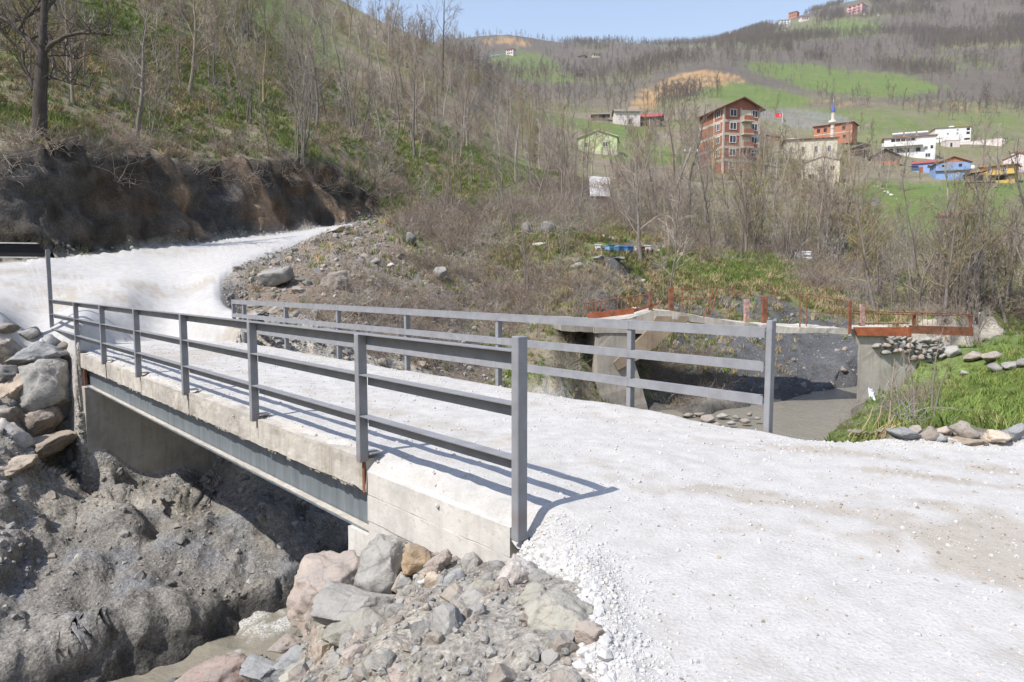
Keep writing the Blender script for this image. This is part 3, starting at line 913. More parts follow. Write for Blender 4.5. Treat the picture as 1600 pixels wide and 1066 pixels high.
# crushed stone on the deck: one sheet with ragged edges, heaped on the abutment shoulder
sS = np.linspace(-3.3, 12.4, 520); wS = np.linspace(-.09, 3.62, 130)
gs, gw = np.meshgrid(sS, wS, indexing='ij')
q = np.stack([gs.ravel(), gw.ravel(), 0 * gs.ravel()], -1)
n_ = .016 * vnoise(q / .35, 61) + .008 * vnoise(q / .11, 62) + .03 * vnoise(q / 1.6, 64)
sh = sstep(-.02, .12, gw.ravel() + .05 * vnoise(q / .2, 67) + .04 * vnoise(q / .6, 68))
zz = .035 + n_ * .7 - .09 * (1 - sh)
nearend = 1 - sstep(-.1, .15, gs.ravel())
fall = np.clip((.30 - gw.ravel()) / .36, 0, 1)
zz = zz - nearend * fall ** 1.6 * (.11 + .02 * np.clip(-gs.ravel(), 0, 2)) + nearend * fall * .03 * vnoise(q / .09, 69)
zz = np.where((gw.ravel() > 3.5), zz - .06, zz)
keep = (gw.ravel() > np.where(gs.ravel() < .0, -.045 + .02 * vnoise(q / .15, 71), -.02 + .045 * vnoise(q / .3, 70))) & (gw.ravel() < 3.56)
_in = sstep(-2.0, -3.1, gs.ravel()) if False else np.clip((-1.9 - gs.ravel()) / 1.1, 0, 1)
zz = zz * (1 - _in) + (-.05) * _in
keep &= (gs.ravel() > -2.02) | (gw.ravel() > .02)
xyz = np.array([B(a, b_, c) for a, b_, c in zip(gs.ravel(), gw.ravel(), zz)])
gi = np.arange(len(q)).reshape(gs.shape)
gF = np.stack([gi[:-1, :-1], gi[:-1, 1:], gi[1:, 1:], gi[1:, :-1]], -1).reshape(-1, 4)
gF = gF[keep[gF].all(1)][:, ::-1]
Cd = np.tile(np.array([.455, .442, .42]), (len(q), 1))
tn = sstep(.15, .65, .9 * sstep(1.9, 0, np.abs(gs.ravel() - 9.8)) * sstep(1.9, .2, np.abs(gw.ravel() - 1.5)) + .45 * sstep(.5, .1, np.abs(gw.ravel() - 1.2)) + .3 * sstep(.4, .1, np.abs(gw.ravel() - 2.8)) + .3 * vnoise(q / .4, 81) + .2 * vnoise(q / .12, 82) - .1)
Cd = lay(Cd, (.385, .35, .30), tn * .75)
dust = sstep(.25, .0, gw.ravel()) * (gs.ravel() > 0)
Cd = lay(Cd, (.43, .405, .365), dust * (.5 + .5 * vnoise(q / .25, 84)))
used = np.unique(gF); rm = -np.ones(len(q), int); rm[used] = np.arange(len(used))
me = np_mesh('road_on_deck', xyz[used], rm[gF]); set_col(me, Cd[used])
o = link('road_surface', me, M['gravel'])
tag(o, 'white crushed stone lying over the bridge deck', kind='structure')

# ------------------------------------------------------------------ railings
ZR = (1.10, .755, .395)
near = empty('bridge_railing', B(5, -.05, 0), BA, 'grey steel railing along the near edge of the bridge, its rails dark in shade', 'railing')
ps = [15.0, 12.0, 9.6, 7.2, 4.8, 2.4, .03, -1.98]
for i, s in enumerate(ps):
    top, bot = 1.10, -.02
    if i == 0: top, bot = 2.33, -.3
    if i == 7: top, bot = 1.20, -.15
    mb = MB(); SB(mb, s - .033, s + .033, -.100, -.012, bot, top)
    wbuild(mb, 'post', M['rail'], near, bevel=.005)
for s in ps[1:-1]:
    mb = MB(); SB(mb, s - .075, s + .075, -.014 + .0, .10, .045, .056); wbuild(mb, 'base_plate', M['rail'], near)
for a, b_ in zip(ps[:-1], ps[1:]):
    for j, z_ in enumerate(ZR):
        mb = MB()
        za, zb = z_, z_
        e0 = b_ + (.035 if not (j == 0 and b_ > 0) else -.0); e1 = a - (.035 if not (j == 0 and a < 14) else 0)
        if a == 15.0: e1 = a - .04
        top_ = z_ + (.006 if j == 0 else 0)
        mb.hexa([B(e0, -.095, top_ - .008), B(e0, -.0, top_ - .008), B(e1, -.0, top_ - .008), B(e1, -.095, top_ - .008)],
                [B(e0, -.095, top_), B(e0, -.0, top_), B(e1, -.0, top_), B(e1, -.095, top_)])
        SB(mb, e0 + .001, e1 - .001, -.010, -.001, top_ - .10, top_ - .0085)
        wbuild(mb, 'rail', M['rail'], near)
far = empty('bridge_railing', B(5, 3.5, 0), BA, 'pale grey steel railing along the far edge of the bridge, lit by the sun', 'railing')
pf = [12.55, 11.85, 9.45, 7.05, 4.65, 2.27, -.13, -1.88]
for i, s in enumerate(pf):
    top, bot = 1.09, -.03
    if i == 7: top, bot = 1.16, -.1
    if i == 0: bot = .1
    w0 = .0
    mb = MB(); SB(mb, s - .031, s + .031, 3.462, 3.55, bot, top)
    wbuild(mb, 'post', M['rail'], far, bevel=.005)
for a, b_ in zip(pf[:-1], pf[1:]):
    for j, z_ in enumerate((1.085, .745, .40)):
        mb = MB()
        e0 = b_ + (.038 if b_ < -1 else 0); e1 = a - .0
        SB(mb, e0, e1 - .002, 3.448, 3.458, z_ - .10, z_ - .008)
        SB(mb, e0, e1 - .002, 3.448, 3.52 if j else 3.54, z_ - .0075, z_ + (.002 if j == 0 else 0)) if j == 0 else SB(mb, e0 + .04, e1 - .04, 3.459, 3.54, z_ - .016, z_ - .008)
        wbuild(mb, 'rail', M['rail'], far)
# the raised rails left of the tall post
c0, c1 = at_r(-330, 377, 21.5), at_r(59, 379.5, 19.6)
side = empty('side_railing', (c1[0], c1[1], 0.3), 0, 'dark steel panel with two pale edge rails left of the tall grey post', 'railing')
M['black'] = mat_rand('dark_paint', (.018, .018, .02), .3, 6, .6, 0)
d2 = (c0 - c1); d2[2] = 0; d2 /= np.linalg.norm(d2); n2_ = np.array([d2[1], -d2[0], 0])
L2 = np.linalg.norm((c0 - c1)[:2])
def SD(mb, a0, a1, b0, b1, z0, z1):
    P = lambda a, b_, z_: (c1[0] + d2[0] * a + n2_[0] * b_, c1[1] + d2[1] * a + n2_[1] * b_, z_)
    return mb.hexa([P(a0, b0, z0), P(a1, b0, z0), P(a1, b1, z0), P(a0, b1, z0)], [P(a0, b0, z1), P(a1, b0, z1), P(a1, b1, z1), P(a0, b1, z1)])
zt = c1[2]; hgt = .33
for z_ in (zt, zt - hgt):
    mb = MB(); SD(mb, 0, L2, -.07, .05, z_ - .03, z_); wbuild(mb, 'rail', M['concrete_pale'], side)
mb = MB(); SD(mb, -.12, L2, -.012, .012, zt - hgt + .001, zt - .031); wbuild(mb, 'panel', M['black'], side)
for a_ in (1.6, 5.0):
    g_ = hz(c1[0] + d2[0] * a_, c1[1] + d2[1] * a_)
    mb = MB(); SD(mb, a_ - .04, a_ + .04, .014, .08, g_ - .4, zt - .031); wbuild(mb, 'post', M['black'], side)

# ------------------------------------------------------------------ the broken old bridge upstream
OA = np.array([3.25, 25.6]); OD = np.array([13.6, 27.1]) - OA; OD = OD / np.linalg.norm(OD); ON = np.array([-OD[1], OD[0]])
def O(a, b_, z_):
    q_ = OA + OD * a + ON * b_
    return (q_[0], q_[1], z_)
def oaz(px, py):
    """where the line of sight meets the old bridge's front plane"""
    d = ray(px, py)
    t = (OA @ ON) / (d[0] * ON[0] + d[1] * ON[1])
    p_ = np.array([d[0] * t, d[1] * t])
    return float((p_ - OA) @ OD), H + d[2] * t
def oprism(mb, pix, b0, b1):
    pl = [oaz(*q_) for q_ in pix]
    n_ = len(pl)
    v = [O(a, b0, z_) for a, z_ in pl] + [O(a, b1, z_) for a, z_ in pl]
    f = [tuple(range(n_)), tuple(range(n_, 2 * n_))[::-1]] + [(i, i + n_, (i + 1) % n_ + n_, (i + 1) % n_) for i in range(n_)]
    return mb.add(v, f)
old = empty('broken_bridge', O(5, 1, -3), 0, 'old broken concrete bridge with a humped slab and diagonal strut', 'bridge')
mb = MB(); oprism(mb, [(934,518),(932,700),(1018,700),(1013,640),(990,560),(986,518)], .0, 1.8)
o = wbuild(mb, 'pier', M['concrete_old'], old); rough_mesh(o, .6, .05, 31, .35)
mb = MB(); oprism(mb, [(958,566),(964,578),(1002,558),(1048,519),(1074,500),(1074,494),(1024,494),(1008,518)], -.12, 1.75)
M['concrete_brown'] = concrete('brown_stained_concrete', (.29, .225, .16), .5)
o = wbuild(mb, 'strut', M['concrete_brown'], old); rough_mesh(o, .5, .02, 32, .4)
mb = MB(); oprism(mb, [(930,503),(985,498),(1004,491),(1024,485.5),(1024,515),(1010,522),(985,520),(930,521)], -.05, 2.6)
o = wbuild(mb, 'fascia', M['concrete'], old); rough_mesh(o, .5, .03, 33, .35)
mb = MB()
top = [(1022,484.5),(1040,485.5),(1062,489),(1100,495.5),(1150,503),(1206,509),(1262,512),(1324,513.5)]
oprism(mb, top + [(1324,522),(1262,520.5),(1206,519.5),(1150,514),(1100,506.5),(1062,499.5),(1040,496.5),(1022,500)], -.1, 2.7)
o = wbuild(mb, 'deck_slab', M['concrete_deck'], old); rough_mesh(o, .45, .045, 34, .3)
mb = MB(); oprism(mb, [(1322,514),(1340,540),(1338,640),(1420,634),(1500,622),(1484,580),(1440,552),(1402,534),(1384,527),(1384,515)], -.03, 2.2)
_nv = len(mb.v) // 2
mb.v = mb.v[:_nv] + [(p_[0] + OD[0] * 1.75, p_[1] + OD[1] * 1.75, p_[2]) for p_ in mb.v[_nv:]]
o = wbuild(mb, 'abutment', M['concrete'], old); rough_mesh(o, .7, .05, 35, .35)
mb = MB(); oprism(mb, [(880,500),(958,502),(958,520),(880,518)], .3, 2.8)
o = wbuild(mb, 'approach_slab', M['concrete_old'], old); rough_mesh(o, .5, .05, 36, .35)

def orail_bar(mb, p0, p1, t=.035, b_=0.1):
    a, b2 = oaz(*p0), oaz(*p1)
    mb.tube([O(a[0], b_, a[1]), O(b2[0], b_, b2[1])], t, 5)
def oplate(mb, pts, b0, b1):
    return oprism(mb, pts, b0, b1)
rl = empty('rusty_railing', O(1, .1, .2), 0, 'wrecked rusty railing with an orange plate on the left end of the broken bridge', 'railing')
mb = MB(); oplate(mb, [(917,490),(989,481),(989,490),(917,499)], -.12, -.07); wbuild(mb, 'plate', M['rust_orange'], rl)
mb = MB(); oplate(mb, [(989,483),(1030,472),(1030,476),(991,488)], -.02, .03); wbuild(mb, 'plate', M['rust'], rl)
for (x_, y0, y1, w_) in ((1017,455,483,4.5),(1049,449,483,6.5)):
    mb = MB(); oplate(mb, [(x_ - w_/2, y0),(x_ + w_/2, y0),(x_ + w_/2, y1 + 2),(x_ - w_/2, y1 + 2)], -.02, .1); wbuild(mb, 'post', M['rust'], rl)
for i in range(15):
    x_ = 916 + i * 6.6
    mb = MB(); orail_bar(mb, (x_, 474 - i * .9), (x_ + rs.uniform(-1, 1), 492 - i * .9), .016, .3); wbuild(mb, 'baluster', M['rust'], rl)
mb = MB(); orail_bar(mb, (914,475),(1016,460), .02, .3); orail_bar(mb, (985,465),(1001,484), .03, .2); wbuild(mb, 'top_bar', M['rust'], rl)
rm_ = empty('rusty_railing', O(5.5, .1, .2), 0, 'bent thin rusty bars and posts standing along the middle of the broken bridge', 'railing')
for (x_, y0, y1, w_, mt) in ((1167,468,508,6,'rust_white'),(1195,464,503,7,'rust')):
    mb = MB(); oplate(mb, [(x_ - w_/2, y0),(x_ + w_/2, y0),(x_ + w_/2, y1 + 2),(x_ - w_/2, y1 + 2)], -.05, .12); wbuild(mb, 'post', M[mt], rm_)
for p0, p1, t in (((1116,452),(1099,500),.03),((1122,450),(1111,496),.024),((1251,459),(1251,512),.03),((1262,462),(1261,510),.022),((1146,450),(1140,500),.012),((1080,455),(1078,492),.012),((1068,453),(1066,490),.012)):
    mb = MB(); orail_bar(mb, p0, p1, t, .05); wbuild(mb, 'bar', M['rust'], rm_)
for p0, p1 in (((1052,452),(1122,449)),((1122,449),(1195,466)),((1195,464),(1251,459)),((1195,485),(1328,490)),((1251,459),(1328,471)),((1052,468),(1116,466))):
    mb = MB(); orail_bar(mb, p0, p1, .012, .05); wbuild(mb, 'wire', M['rust'], rm_)
rr_ = empty('rusty_railing', O(14, .1, -.6), 0, 'long rusty railing with an orange kick plate on the right abutment of the broken bridge', 'railing')
mb = MB(); oplate(mb, [(1330,511),(1420,511),(1420,525.5),(1336,524)], -.16, -.11); wbuild(mb, 'plate', M['rust_orange'], rr_)
mb = MB(); oplate(mb, [(1421,508.5),(1521,511.5),(1521,525.5),(1421,521)], .0, .05); wbuild(mb, 'plate', M['rust'], rr_)
for (x_, y0, y1, w_, mt, b_) in ((1324,470,521,3.5,'rust',-.2),(1329,471,521,3.2,'rust_orange',.0),(1351,476,510,6.5,'rust_white',.1),(1435,491,509,3.5,'rust',.2),(1521,492,526,2.5,'rust',.1)):
    mb = MB(); oplate(mb, [(x_ - w_/2, y0),(x_ + w_/2, y0),(x_ + w_/2, y1),(x_ - w_/2, y1)], b_, b_ + .1); wbuild(mb, 'post', M[mt], rr_)
for p0, p1, t in (((1331,486),(1521,491.5),.022),((1331,489.5),(1521,494),.02),((1345,506),(1425,506),.025)):
    mb = MB(); orail_bar(mb, p0, p1, t, .15); wbuild(mb, 'top_bar', M['rust'], rr_)
for i in range(24):
    x_ = 1338 + i * 7.7
    mb = MB(); orail_bar(mb, (x_, 489), (x_, 509), .009, .15); wbuild(mb, 'baluster', M['rust'], rr_)
# ------------------------------------------------------------------ scattering on the land
P3d_ = P3d
CX = (P3d_[:, 0]); CY = P3d_[:, 1]; CZ = P3d_[:, 2] - H
_dep = CY * cp - CZ * sp
_up = CY * sp + CZ * cp
with np.errstate(divide='ignore', invalid='ignore'):
    PXv = np.where(_dep > .3, 800 + FPX * CX / _dep, -9999)
    PYv = np.where(_dep > .3, 533 - FPX * _up / _dep, -9999)
_e1 = np.linalg.norm(du, axis=-1) / 2; _e2 = np.linalg.norm(dv, axis=-1) / 2
AREA = (np.linalg.norm(np.cross(du, dv), axis=-1) / 4).ravel()
INV = (PXv > -120) & (PXv < 1720)
def pbox(x0, y0, x1, y1, soft=20):
    return sstep(x0 - soft, x0 + soft, PXv) * (1 - sstep(x1 - soft, x1 + soft, PXv)) * sstep(y0 - soft, y0 + soft, PYv) * (1 - sstep(y1 - soft, y1 + soft, PYv))
def pell(px, py, wx, wy):
    q_ = ((PXv - px) / wx) ** 2 + ((PYv - py) / wy) ** 2
    return 1 - sstep(.5, 1.4, q_)

def pick(weight, n, rg):
    """points on the land with density by weight (per square metre)"""
    w = np.asarray(weight, float) * AREA
    w = np.where(np.isfinite(w), w, 0)
    if w.sum() <= 0: return np.zeros(0, int), np.zeros((0, 3))
    ii = rg.choice(len(w), n, p=w / w.sum())
    i, j = ii // NR, ii % NR
    i2, j2 = (i + 1) % NCOL, np.minimum(j + 1, NR - 1)
    a, b = rg.random((n, 1)), rg.random((n, 1))
    G = P3d_.reshape(NCOL, NR, 3)
    p = G[i, j] * (1 - a) * (1 - b) + G[i2, j] * a * (1 - b) + G[i, j2] * (1 - a) * b + G[i2, j2] * a * b
    return ii, p

def scatter(name, pts, scl, protos, rg, tilt=.25, kind='stuff', label=None, zsc=None):
    n = len(pts)
    me = bpy.data.meshes.new(name)
    me.vertices.add(n)
    me.vertices.foreach_set('co', np.asarray(pts, np.float32).ravel())
    a = me.attributes.new('scl', 'FLOAT', 'POINT'); a.data.foreach_set('value', np.asarray(scl, np.float32))
    a = me.attributes.new('rot', 'FLOAT_VECTOR', 'POINT')
    rot = np.stack([rg.normal(0, tilt, n), rg.normal(0, tilt, n), rg.uniform(0, 6.28, n)], -1)
    a.data.foreach_set('vector', rot.astype(np.float32).ravel())
    a = me.attributes.new('pid', 'INT', 'POINT'); a.data.foreach_set('value', rg.integers(0, len(protos), n).astype(np.int32))
    o = link(name, me)
    pc = bpy.data.collections.new(name + '_kinds')
    for k_, pm in enumerate(protos):
        po = bpy.data.objects.new('%s_kind' % name, pm)
        pc.objects.link(po)
    ng = bpy.data.node_groups.new(name, 'GeometryNodeTree')
    ng.interface.new_socket('Geometry', in_out='INPUT', socket_type='NodeSocketGeometry')
    ng.interface.new_socket('Geometry', in_out='OUTPUT', socket_type='NodeSocketGeometry')
    N_ = ng.nodes
    gi_, go_ = N_.new('NodeGroupInput'), N_.new('NodeGroupOutput')
    ci = N_.new('GeometryNodeCollectionInfo'); ci.inputs[0].default_value = pc; ci.inputs[1].default_value = True; ci.inputs[2].default_value = True
    ip = N_.new('GeometryNodeInstanceOnPoints')
    def at(nm, dt):
        x_ = N_.new('GeometryNodeInputNamedAttribute'); x_.data_type = dt; x_.inputs[0].default_value = nm
        return [s_ for s_ in x_.outputs if s_.enabled and s_.name == 'Attribute'][0]
    e2r = N_.new('FunctionNodeEulerToRotation')
    L = ng.links
    L.new(gi_.outputs[0], ip.inputs['Points'])
    L.new(ci.outputs[0], ip.inputs['Instance'])
    ip.inputs['Pick Instance'].default_value = True
    L.new(at('pid', 'INT'), ip.inputs['Instance Index'])
    L.new(at('rot', 'FLOAT_VECTOR'), e2r.inputs[0])
    L.new(e2r.outputs[0], ip.inputs['Rotation'])
    L.new(at('scl', 'FLOAT'), ip.inputs['Scale'])
    L.new(ip.outputs[0], go_.inputs[0])
    md = o.modifiers.new('scatter', 'NODES'); md.node_group = ng
    return tag(o, label, kind=kind)

# ------------------------------------------------------------------ stone
def rock_mesh(name, seed, sub=3, planes=11, amp=.09, mat=None, flat=False):
    rg = np.random.default_rng(seed)
    bm = bmesh.new()
    bmesh.ops.create_icosphere(bm, subdivisions=sub, radius=1.0)
    co = np.array([v.co for v in bm.verts])
    nrm = co.copy()
    for _ in range(planes):
        n_ = rg.normal(size=3); n_ /= np.linalg.norm(n_)
        d_ = rg.uniform(.42, .82)
        ex = np.maximum(0, co @ n_ - d_)
        co = co - n_[None, :] * ex[:, None] * rg.uniform(.9, 1.0)
    a = fbm(co + seed * 5.1, .9, 3, seed) * amp * 1.2 + fbm(co + seed, .22, 3, seed + 5) * amp * (.55 if sub < 5 else .34)
    if sub >= 4: a = a + fbm(co + seed, .09, 3, seed + 7) * amp * (.42 if sub == 4 else .24)
    co = co + nrm * a[:, None]
    mx = np.abs(co).max(0)
    co /= mx[None, :]
    for v, c in zip(bm.verts, co): v.co = c
    me = bpy.data.meshes.new(name)
    bm.to_mesh(me); bm.free()
    me.polygons.foreach_set('use_smooth', np.full(len(me.polygons), not flat))
    if mat: me.materials.append(mat)
    me.update()
    return me

def stone_mat(name, c, c2, c3=None, bumpd=.02):
    k = NT(name)
    inf = k.n('ShaderNodeObjectInfo')
    v = k.n('ShaderNodeVectorMath', operation='ADD')
    k.l(k.pos(), v.inputs[0]); k.l(inf.outputs['Random'], v.inputs[1])
    v = v.outputs[0]
    a = k.noise(v, 2.6, 6, .65, .4)
    b = k.noise(v, 24, 5, .7)
    f = k.noise(v, 120, 3, .7)
    col = k.ramp(a, [(.34, c2), (.5, c), (.66, c3 or tuple(min(1, x * 1.3) for x in c))])
    col = k.mix(k.ramp(b, [(.3, .65), (.45, 0.0)]), col, tuple(x * .5 for x in c))
    col = k.mix(k.ramp(f, [(.6, 0.0), (.72, .5)]), col, tuple(min(1, x * 1.5) for x in c))
    col = k.mix(1.0, col, k.ramp(inf.outputs['Random'], [(0, 1.05), (1, 1.5)]), 'MULTIPLY')
    ck = k.n('ShaderNodeTexVoronoi', feature='DISTANCE_TO_EDGE', i={'Scale': 3.2}); k.l(v, ck.inputs['Vector'])
    cm = k.ramp(k.math('ADD', ck.outputs['Distance'], k.math('MULTIPLY', b, .06)), [(.035, .55), (.06, 0.0)])
    col = k.mix(k.math('MULTIPLY', cm, .6), col, tuple(x * .35 for x in c))
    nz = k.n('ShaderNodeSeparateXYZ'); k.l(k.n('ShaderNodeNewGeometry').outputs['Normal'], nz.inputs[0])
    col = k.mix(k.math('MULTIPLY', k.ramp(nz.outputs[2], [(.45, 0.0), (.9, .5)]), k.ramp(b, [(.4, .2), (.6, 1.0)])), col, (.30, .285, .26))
    nn = k.bump(cm, -.4, .012)
    nn = k.bump(f, .35, .006, k.bump(b, .75, bumpd, k.bump(a, .6, bumpd * 3)))
    return k.done(col, .9, nn)
ST = dict(
 grey=stone_mat('grey_stone', (.235, .225, .205), (.17, .165, .155), (.30, .285, .255)),
 blue=stone_mat('bluish_stone', (.215, .22, .22), (.155, .158, .16), (.29, .288, .28)),
 green=stone_mat('grey_green_stone', (.26, .25, .205), (.2, .185, .15), (.33, .30, .25)),
 tan=stone_mat('tan_stone', (.33, .265, .20), (.25, .205, .165), (.40, .335, .265)),
 orange=stone_mat('rusty_stone', (.30, .225, .15), (.21, .18, .15), (.36, .25, .14)),
 pink=stone_mat('pinkish_stone', (.295, .245, .21), (.23, .20, .18), (.36, .295, .24)),
 red=stone_mat('red_brown_stone', (.235, .165, .135), (.19, .16, .145), (.29, .22, .18)),
 granite=stone_mat('pale_granite', (.43, .39, .35), (.33, .29, .26), (.52, .48, .45)),
 white=stone_mat('white_stone', (.47, .455, .425), (.38, .36, .335), (.54, .525, .50)),
 dark=stone_mat('dark_stone', (.14, .135, .125), (.09, .088, .085), (.2, .19, .18)),
 brown=stone_mat('brown_grey_stone', (.21, .18, .15), (.15, .13, .11), (.29, .25, .21)),
)
_rk = {}
def rock_shape(i, mat, sub):
    key = (i % 14, mat, sub)
    if key not in _rk:
        _rk[key] = rock_mesh('stone', 40 + i % 14, sub, 13 + i % 5, .115, ST[mat])
    return _rk[key]
_ri = [0]
def boulder(px, py, w, h, mat, label=None, group=None, tilt=0, deep=.85, r=None, name='boulder', sub=None, foot=.35, push=0.0):
    if r is None:
        c = hit(px, min(py + h * foot, 1200))
        r = math.hypot(c[0], c[1]) + push
    p = at_r(px, py, r)
    dep = p[1] * cp - (p[2] - H) * sp
    sx, sz = w * dep / FPX / 2, h * dep / FPX / 2
    i = _ri[0]; _ri[0] += 1
    if sub is None: sub = 5 if w > 70 else 4 if w > 36 else 3
    o = bpy.data.objects.new(name, rock_shape(i, mat, sub))
    COL.objects.link(o)
    o.location = p
    o.scale = (sx * 1.06, max(sx, sz) * deep, sz * 1.06)
    yaw = -math.atan2(p[0], p[1])
    o.rotation_euler = (0, math.radians(tilt), yaw + random.uniform(-.15, .15))
    return tag(o, label, 'rock', group)
GW = 'boulders of the stacked wall beside the far abutment'
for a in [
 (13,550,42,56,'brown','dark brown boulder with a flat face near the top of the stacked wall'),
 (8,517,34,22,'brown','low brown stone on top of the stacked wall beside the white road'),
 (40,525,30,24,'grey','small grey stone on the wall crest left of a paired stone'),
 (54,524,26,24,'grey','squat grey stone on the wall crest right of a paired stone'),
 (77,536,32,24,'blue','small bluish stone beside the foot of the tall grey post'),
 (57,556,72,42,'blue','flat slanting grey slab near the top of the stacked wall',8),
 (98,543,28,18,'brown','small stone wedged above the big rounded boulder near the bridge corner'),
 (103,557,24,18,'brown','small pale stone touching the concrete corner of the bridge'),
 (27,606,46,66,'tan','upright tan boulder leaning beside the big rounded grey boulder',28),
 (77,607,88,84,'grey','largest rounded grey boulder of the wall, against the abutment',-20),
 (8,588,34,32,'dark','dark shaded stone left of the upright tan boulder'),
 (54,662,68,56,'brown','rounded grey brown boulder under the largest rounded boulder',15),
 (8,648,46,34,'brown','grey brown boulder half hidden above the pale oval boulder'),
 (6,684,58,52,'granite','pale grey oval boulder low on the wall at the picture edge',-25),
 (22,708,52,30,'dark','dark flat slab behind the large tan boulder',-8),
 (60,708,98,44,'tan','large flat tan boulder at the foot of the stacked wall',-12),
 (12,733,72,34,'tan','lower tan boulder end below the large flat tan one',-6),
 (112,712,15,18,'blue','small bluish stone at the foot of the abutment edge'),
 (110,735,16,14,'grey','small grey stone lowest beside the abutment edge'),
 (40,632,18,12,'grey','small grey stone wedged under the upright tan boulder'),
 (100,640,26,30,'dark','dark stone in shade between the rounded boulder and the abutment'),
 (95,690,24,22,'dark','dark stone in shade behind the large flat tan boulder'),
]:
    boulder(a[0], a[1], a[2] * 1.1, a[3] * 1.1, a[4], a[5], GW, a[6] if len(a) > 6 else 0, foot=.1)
GN_ = 'boulders heaped below the near abutment'
for a in [
 (520,940,122,140,'pink','huge smooth pinkish boulder leaning against the near abutment by the water',-38,6.5),
 (606,897,76,92,'grey','tall grey boulder with a rough face below the beam end',12,5.7),
 (646,879,54,56,'orange','rust stained boulder beside the tall grey boulder',0,5.65),
 (686,882,36,36,'pink','rounded pinkish boulder touching the foot of the concrete side wall',0,5.45),
 (680,906,28,27,'tan','small round tan stone in front of the pinkish boulder',0,5.3),
 (709,901,30,21,'blue','small bluish stone at the foot of the side wall',0,5.25),
 (566,954,128,62,'grey','broad grey boulder lying on top of the rounded one',-6,5.6),
 (563,999,104,80,'green','large rounded grey green boulder in the middle of the heap',10,5.25),
 (492,977,46,54,'granite','pale granite boulder at the left edge of the heap',-25,5.9),
 (512,1013,50,52,'tan','tan boulder under the pale granite one',20,5.4),
 (450,1003,48,18,'pink','flat pale pink slab at the water edge',0,6.2),
 (468,1028,68,42,'blue','bluish boulder at the lower left of the heap',5,5.6),
 (470,1056,56,38,'green','yellowish boulder cut by the bottom edge left of a grey one',0,5.2),
 (518,1054,70,42,'grey','grey boulder at the bottom edge beside the yellowish one',0,4.95),
 (572,1050,46,44,'blue','bluish boulder at the bottom edge under the rounded grey green one',0,4.8),
 (613,1054,60,44,'grey','grey boulder at the bottom edge right of the bluish one',0,4.65),
 (627,978,42,28,'tan','tan block tucked right of the broad grey boulder',10,5.2),
 (612,1013,30,36,'grey','small upright grey stone right of the rounded boulder',0,4.95),
 (590,1031,24,20,'blue','small bluish stone under the rounded boulder',0,4.95),
 (660,948,42,32,'grey','grey broken block in the middle of the rubble',0,5.1),
 (657,968,30,30,'blue','angular bluish block beside the tan block',15,5.0),
 (685,925,36,21,'grey','flat grey stone under the small tan stone',0,5.15),
 (660,912,16,15,'white','small white stone below the rust stained boulder',0,5.4),
 (691,974,22,20,'white','white stone in the middle of the rubble',0,4.85),
 (712,958,54,30,'pink','flat tan grey boulder sunk in the rubble',0,4.8),
 (751,931,86,50,'green','grey green boulder lying below the end of the side wall',-8,4.75),
 (806,899,54,46,'granite','pale boulder at the road edge under the last post',-20,4.6),
 (842,938,70,44,'green','grey boulder at the edge of the white gravel above the tan one',-10,4.3),
 (872,964,100,68,'green','largest tan grey boulder on the edge of the white gravel',4,4.05),
 (784,967,50,42,'grey','grey boulder under the grey green one',15,4.5),
 (812,992,72,38,'tan','tan boulder left of the largest edge boulder',0,4.2),
 (856,1023,27,27,'orange','small orange stone alone on the grey rubble',0,3.85),
 (926,990,50,34,'pink','pinkish stone half buried in white gravel',0,3.75),
 (338,1056,104,44,'red','reddish brown boulder at the bottom edge beside the water',0,6.6),
 (420,1048,70,30,'blue','bluish boulder between the reddish boulder and the heap',0,6.0),
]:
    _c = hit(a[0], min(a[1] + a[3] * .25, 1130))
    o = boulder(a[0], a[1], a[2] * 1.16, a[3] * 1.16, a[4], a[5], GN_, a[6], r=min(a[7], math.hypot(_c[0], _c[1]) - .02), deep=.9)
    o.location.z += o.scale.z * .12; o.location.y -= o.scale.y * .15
GE = 'stones along the far edge of the white road'
for a in [
 (1409,680,52,26,'blue','bluish slanting slab at the left of the road edge stones',12),(1380,676,26,16,'brown','small brown stone left of the bluish slab',0),(1433,674,24,18,'brown','brown stone behind the bluish slab',0),
 (1453,680,32,28,'brown','brown upright stone right of the bluish slab',0),(1466,686,24,20,'blue','small bluish stone in front of the brown upright one',10),(1476,674,24,18,'pink','pale pinkish stone behind the row',0),
 (1506,674,46,30,'brown','tallest rounded brown stone of the road edge row',8),(1517,689,48,15,'orange','flat orange stone under the tallest rounded one',0),(1484,692,24,9,'tan','thin tan stone left of the flat orange one',0),
 (1551,683,48,26,'tan','broad tan stone right of the flat orange one',0),(1582,679,46,32,'blue','pointed bluish stone at the right end of the row',-8),
 (1345,676,40,12,'brown','low brown stone half under the white gravel near the stream',0),(1620,684,40,24,'grey','grey stone at the picture edge beside the pointed one',0),
]:
    c_ = hit(a[0], a[1] + a[3] * .42)
    boulder(a[0], a[1], a[2], a[3], a[4], a[5], GE, a[6], r=min(max(math.hypot(c_[0], c_[1]), 7.1), 9.2), name='stone')
GO = 'rounded stones of the dry wall on the right abutment'
wall_lab = 'grey stone of the dry stone wall above the old abutment'
rw = random.Random(12)
ordw = ['leftmost', 'second', 'third', 'fourth', 'fifth', 'sixth', 'seventh', 'eighth', 'ninth', 'tenth', 'eleventh', 'twelfth', 'thirteenth', 'fourteenth', 'fifteenth', 'sixteenth']
cou = ['top', 'second', 'third', 'bottom']
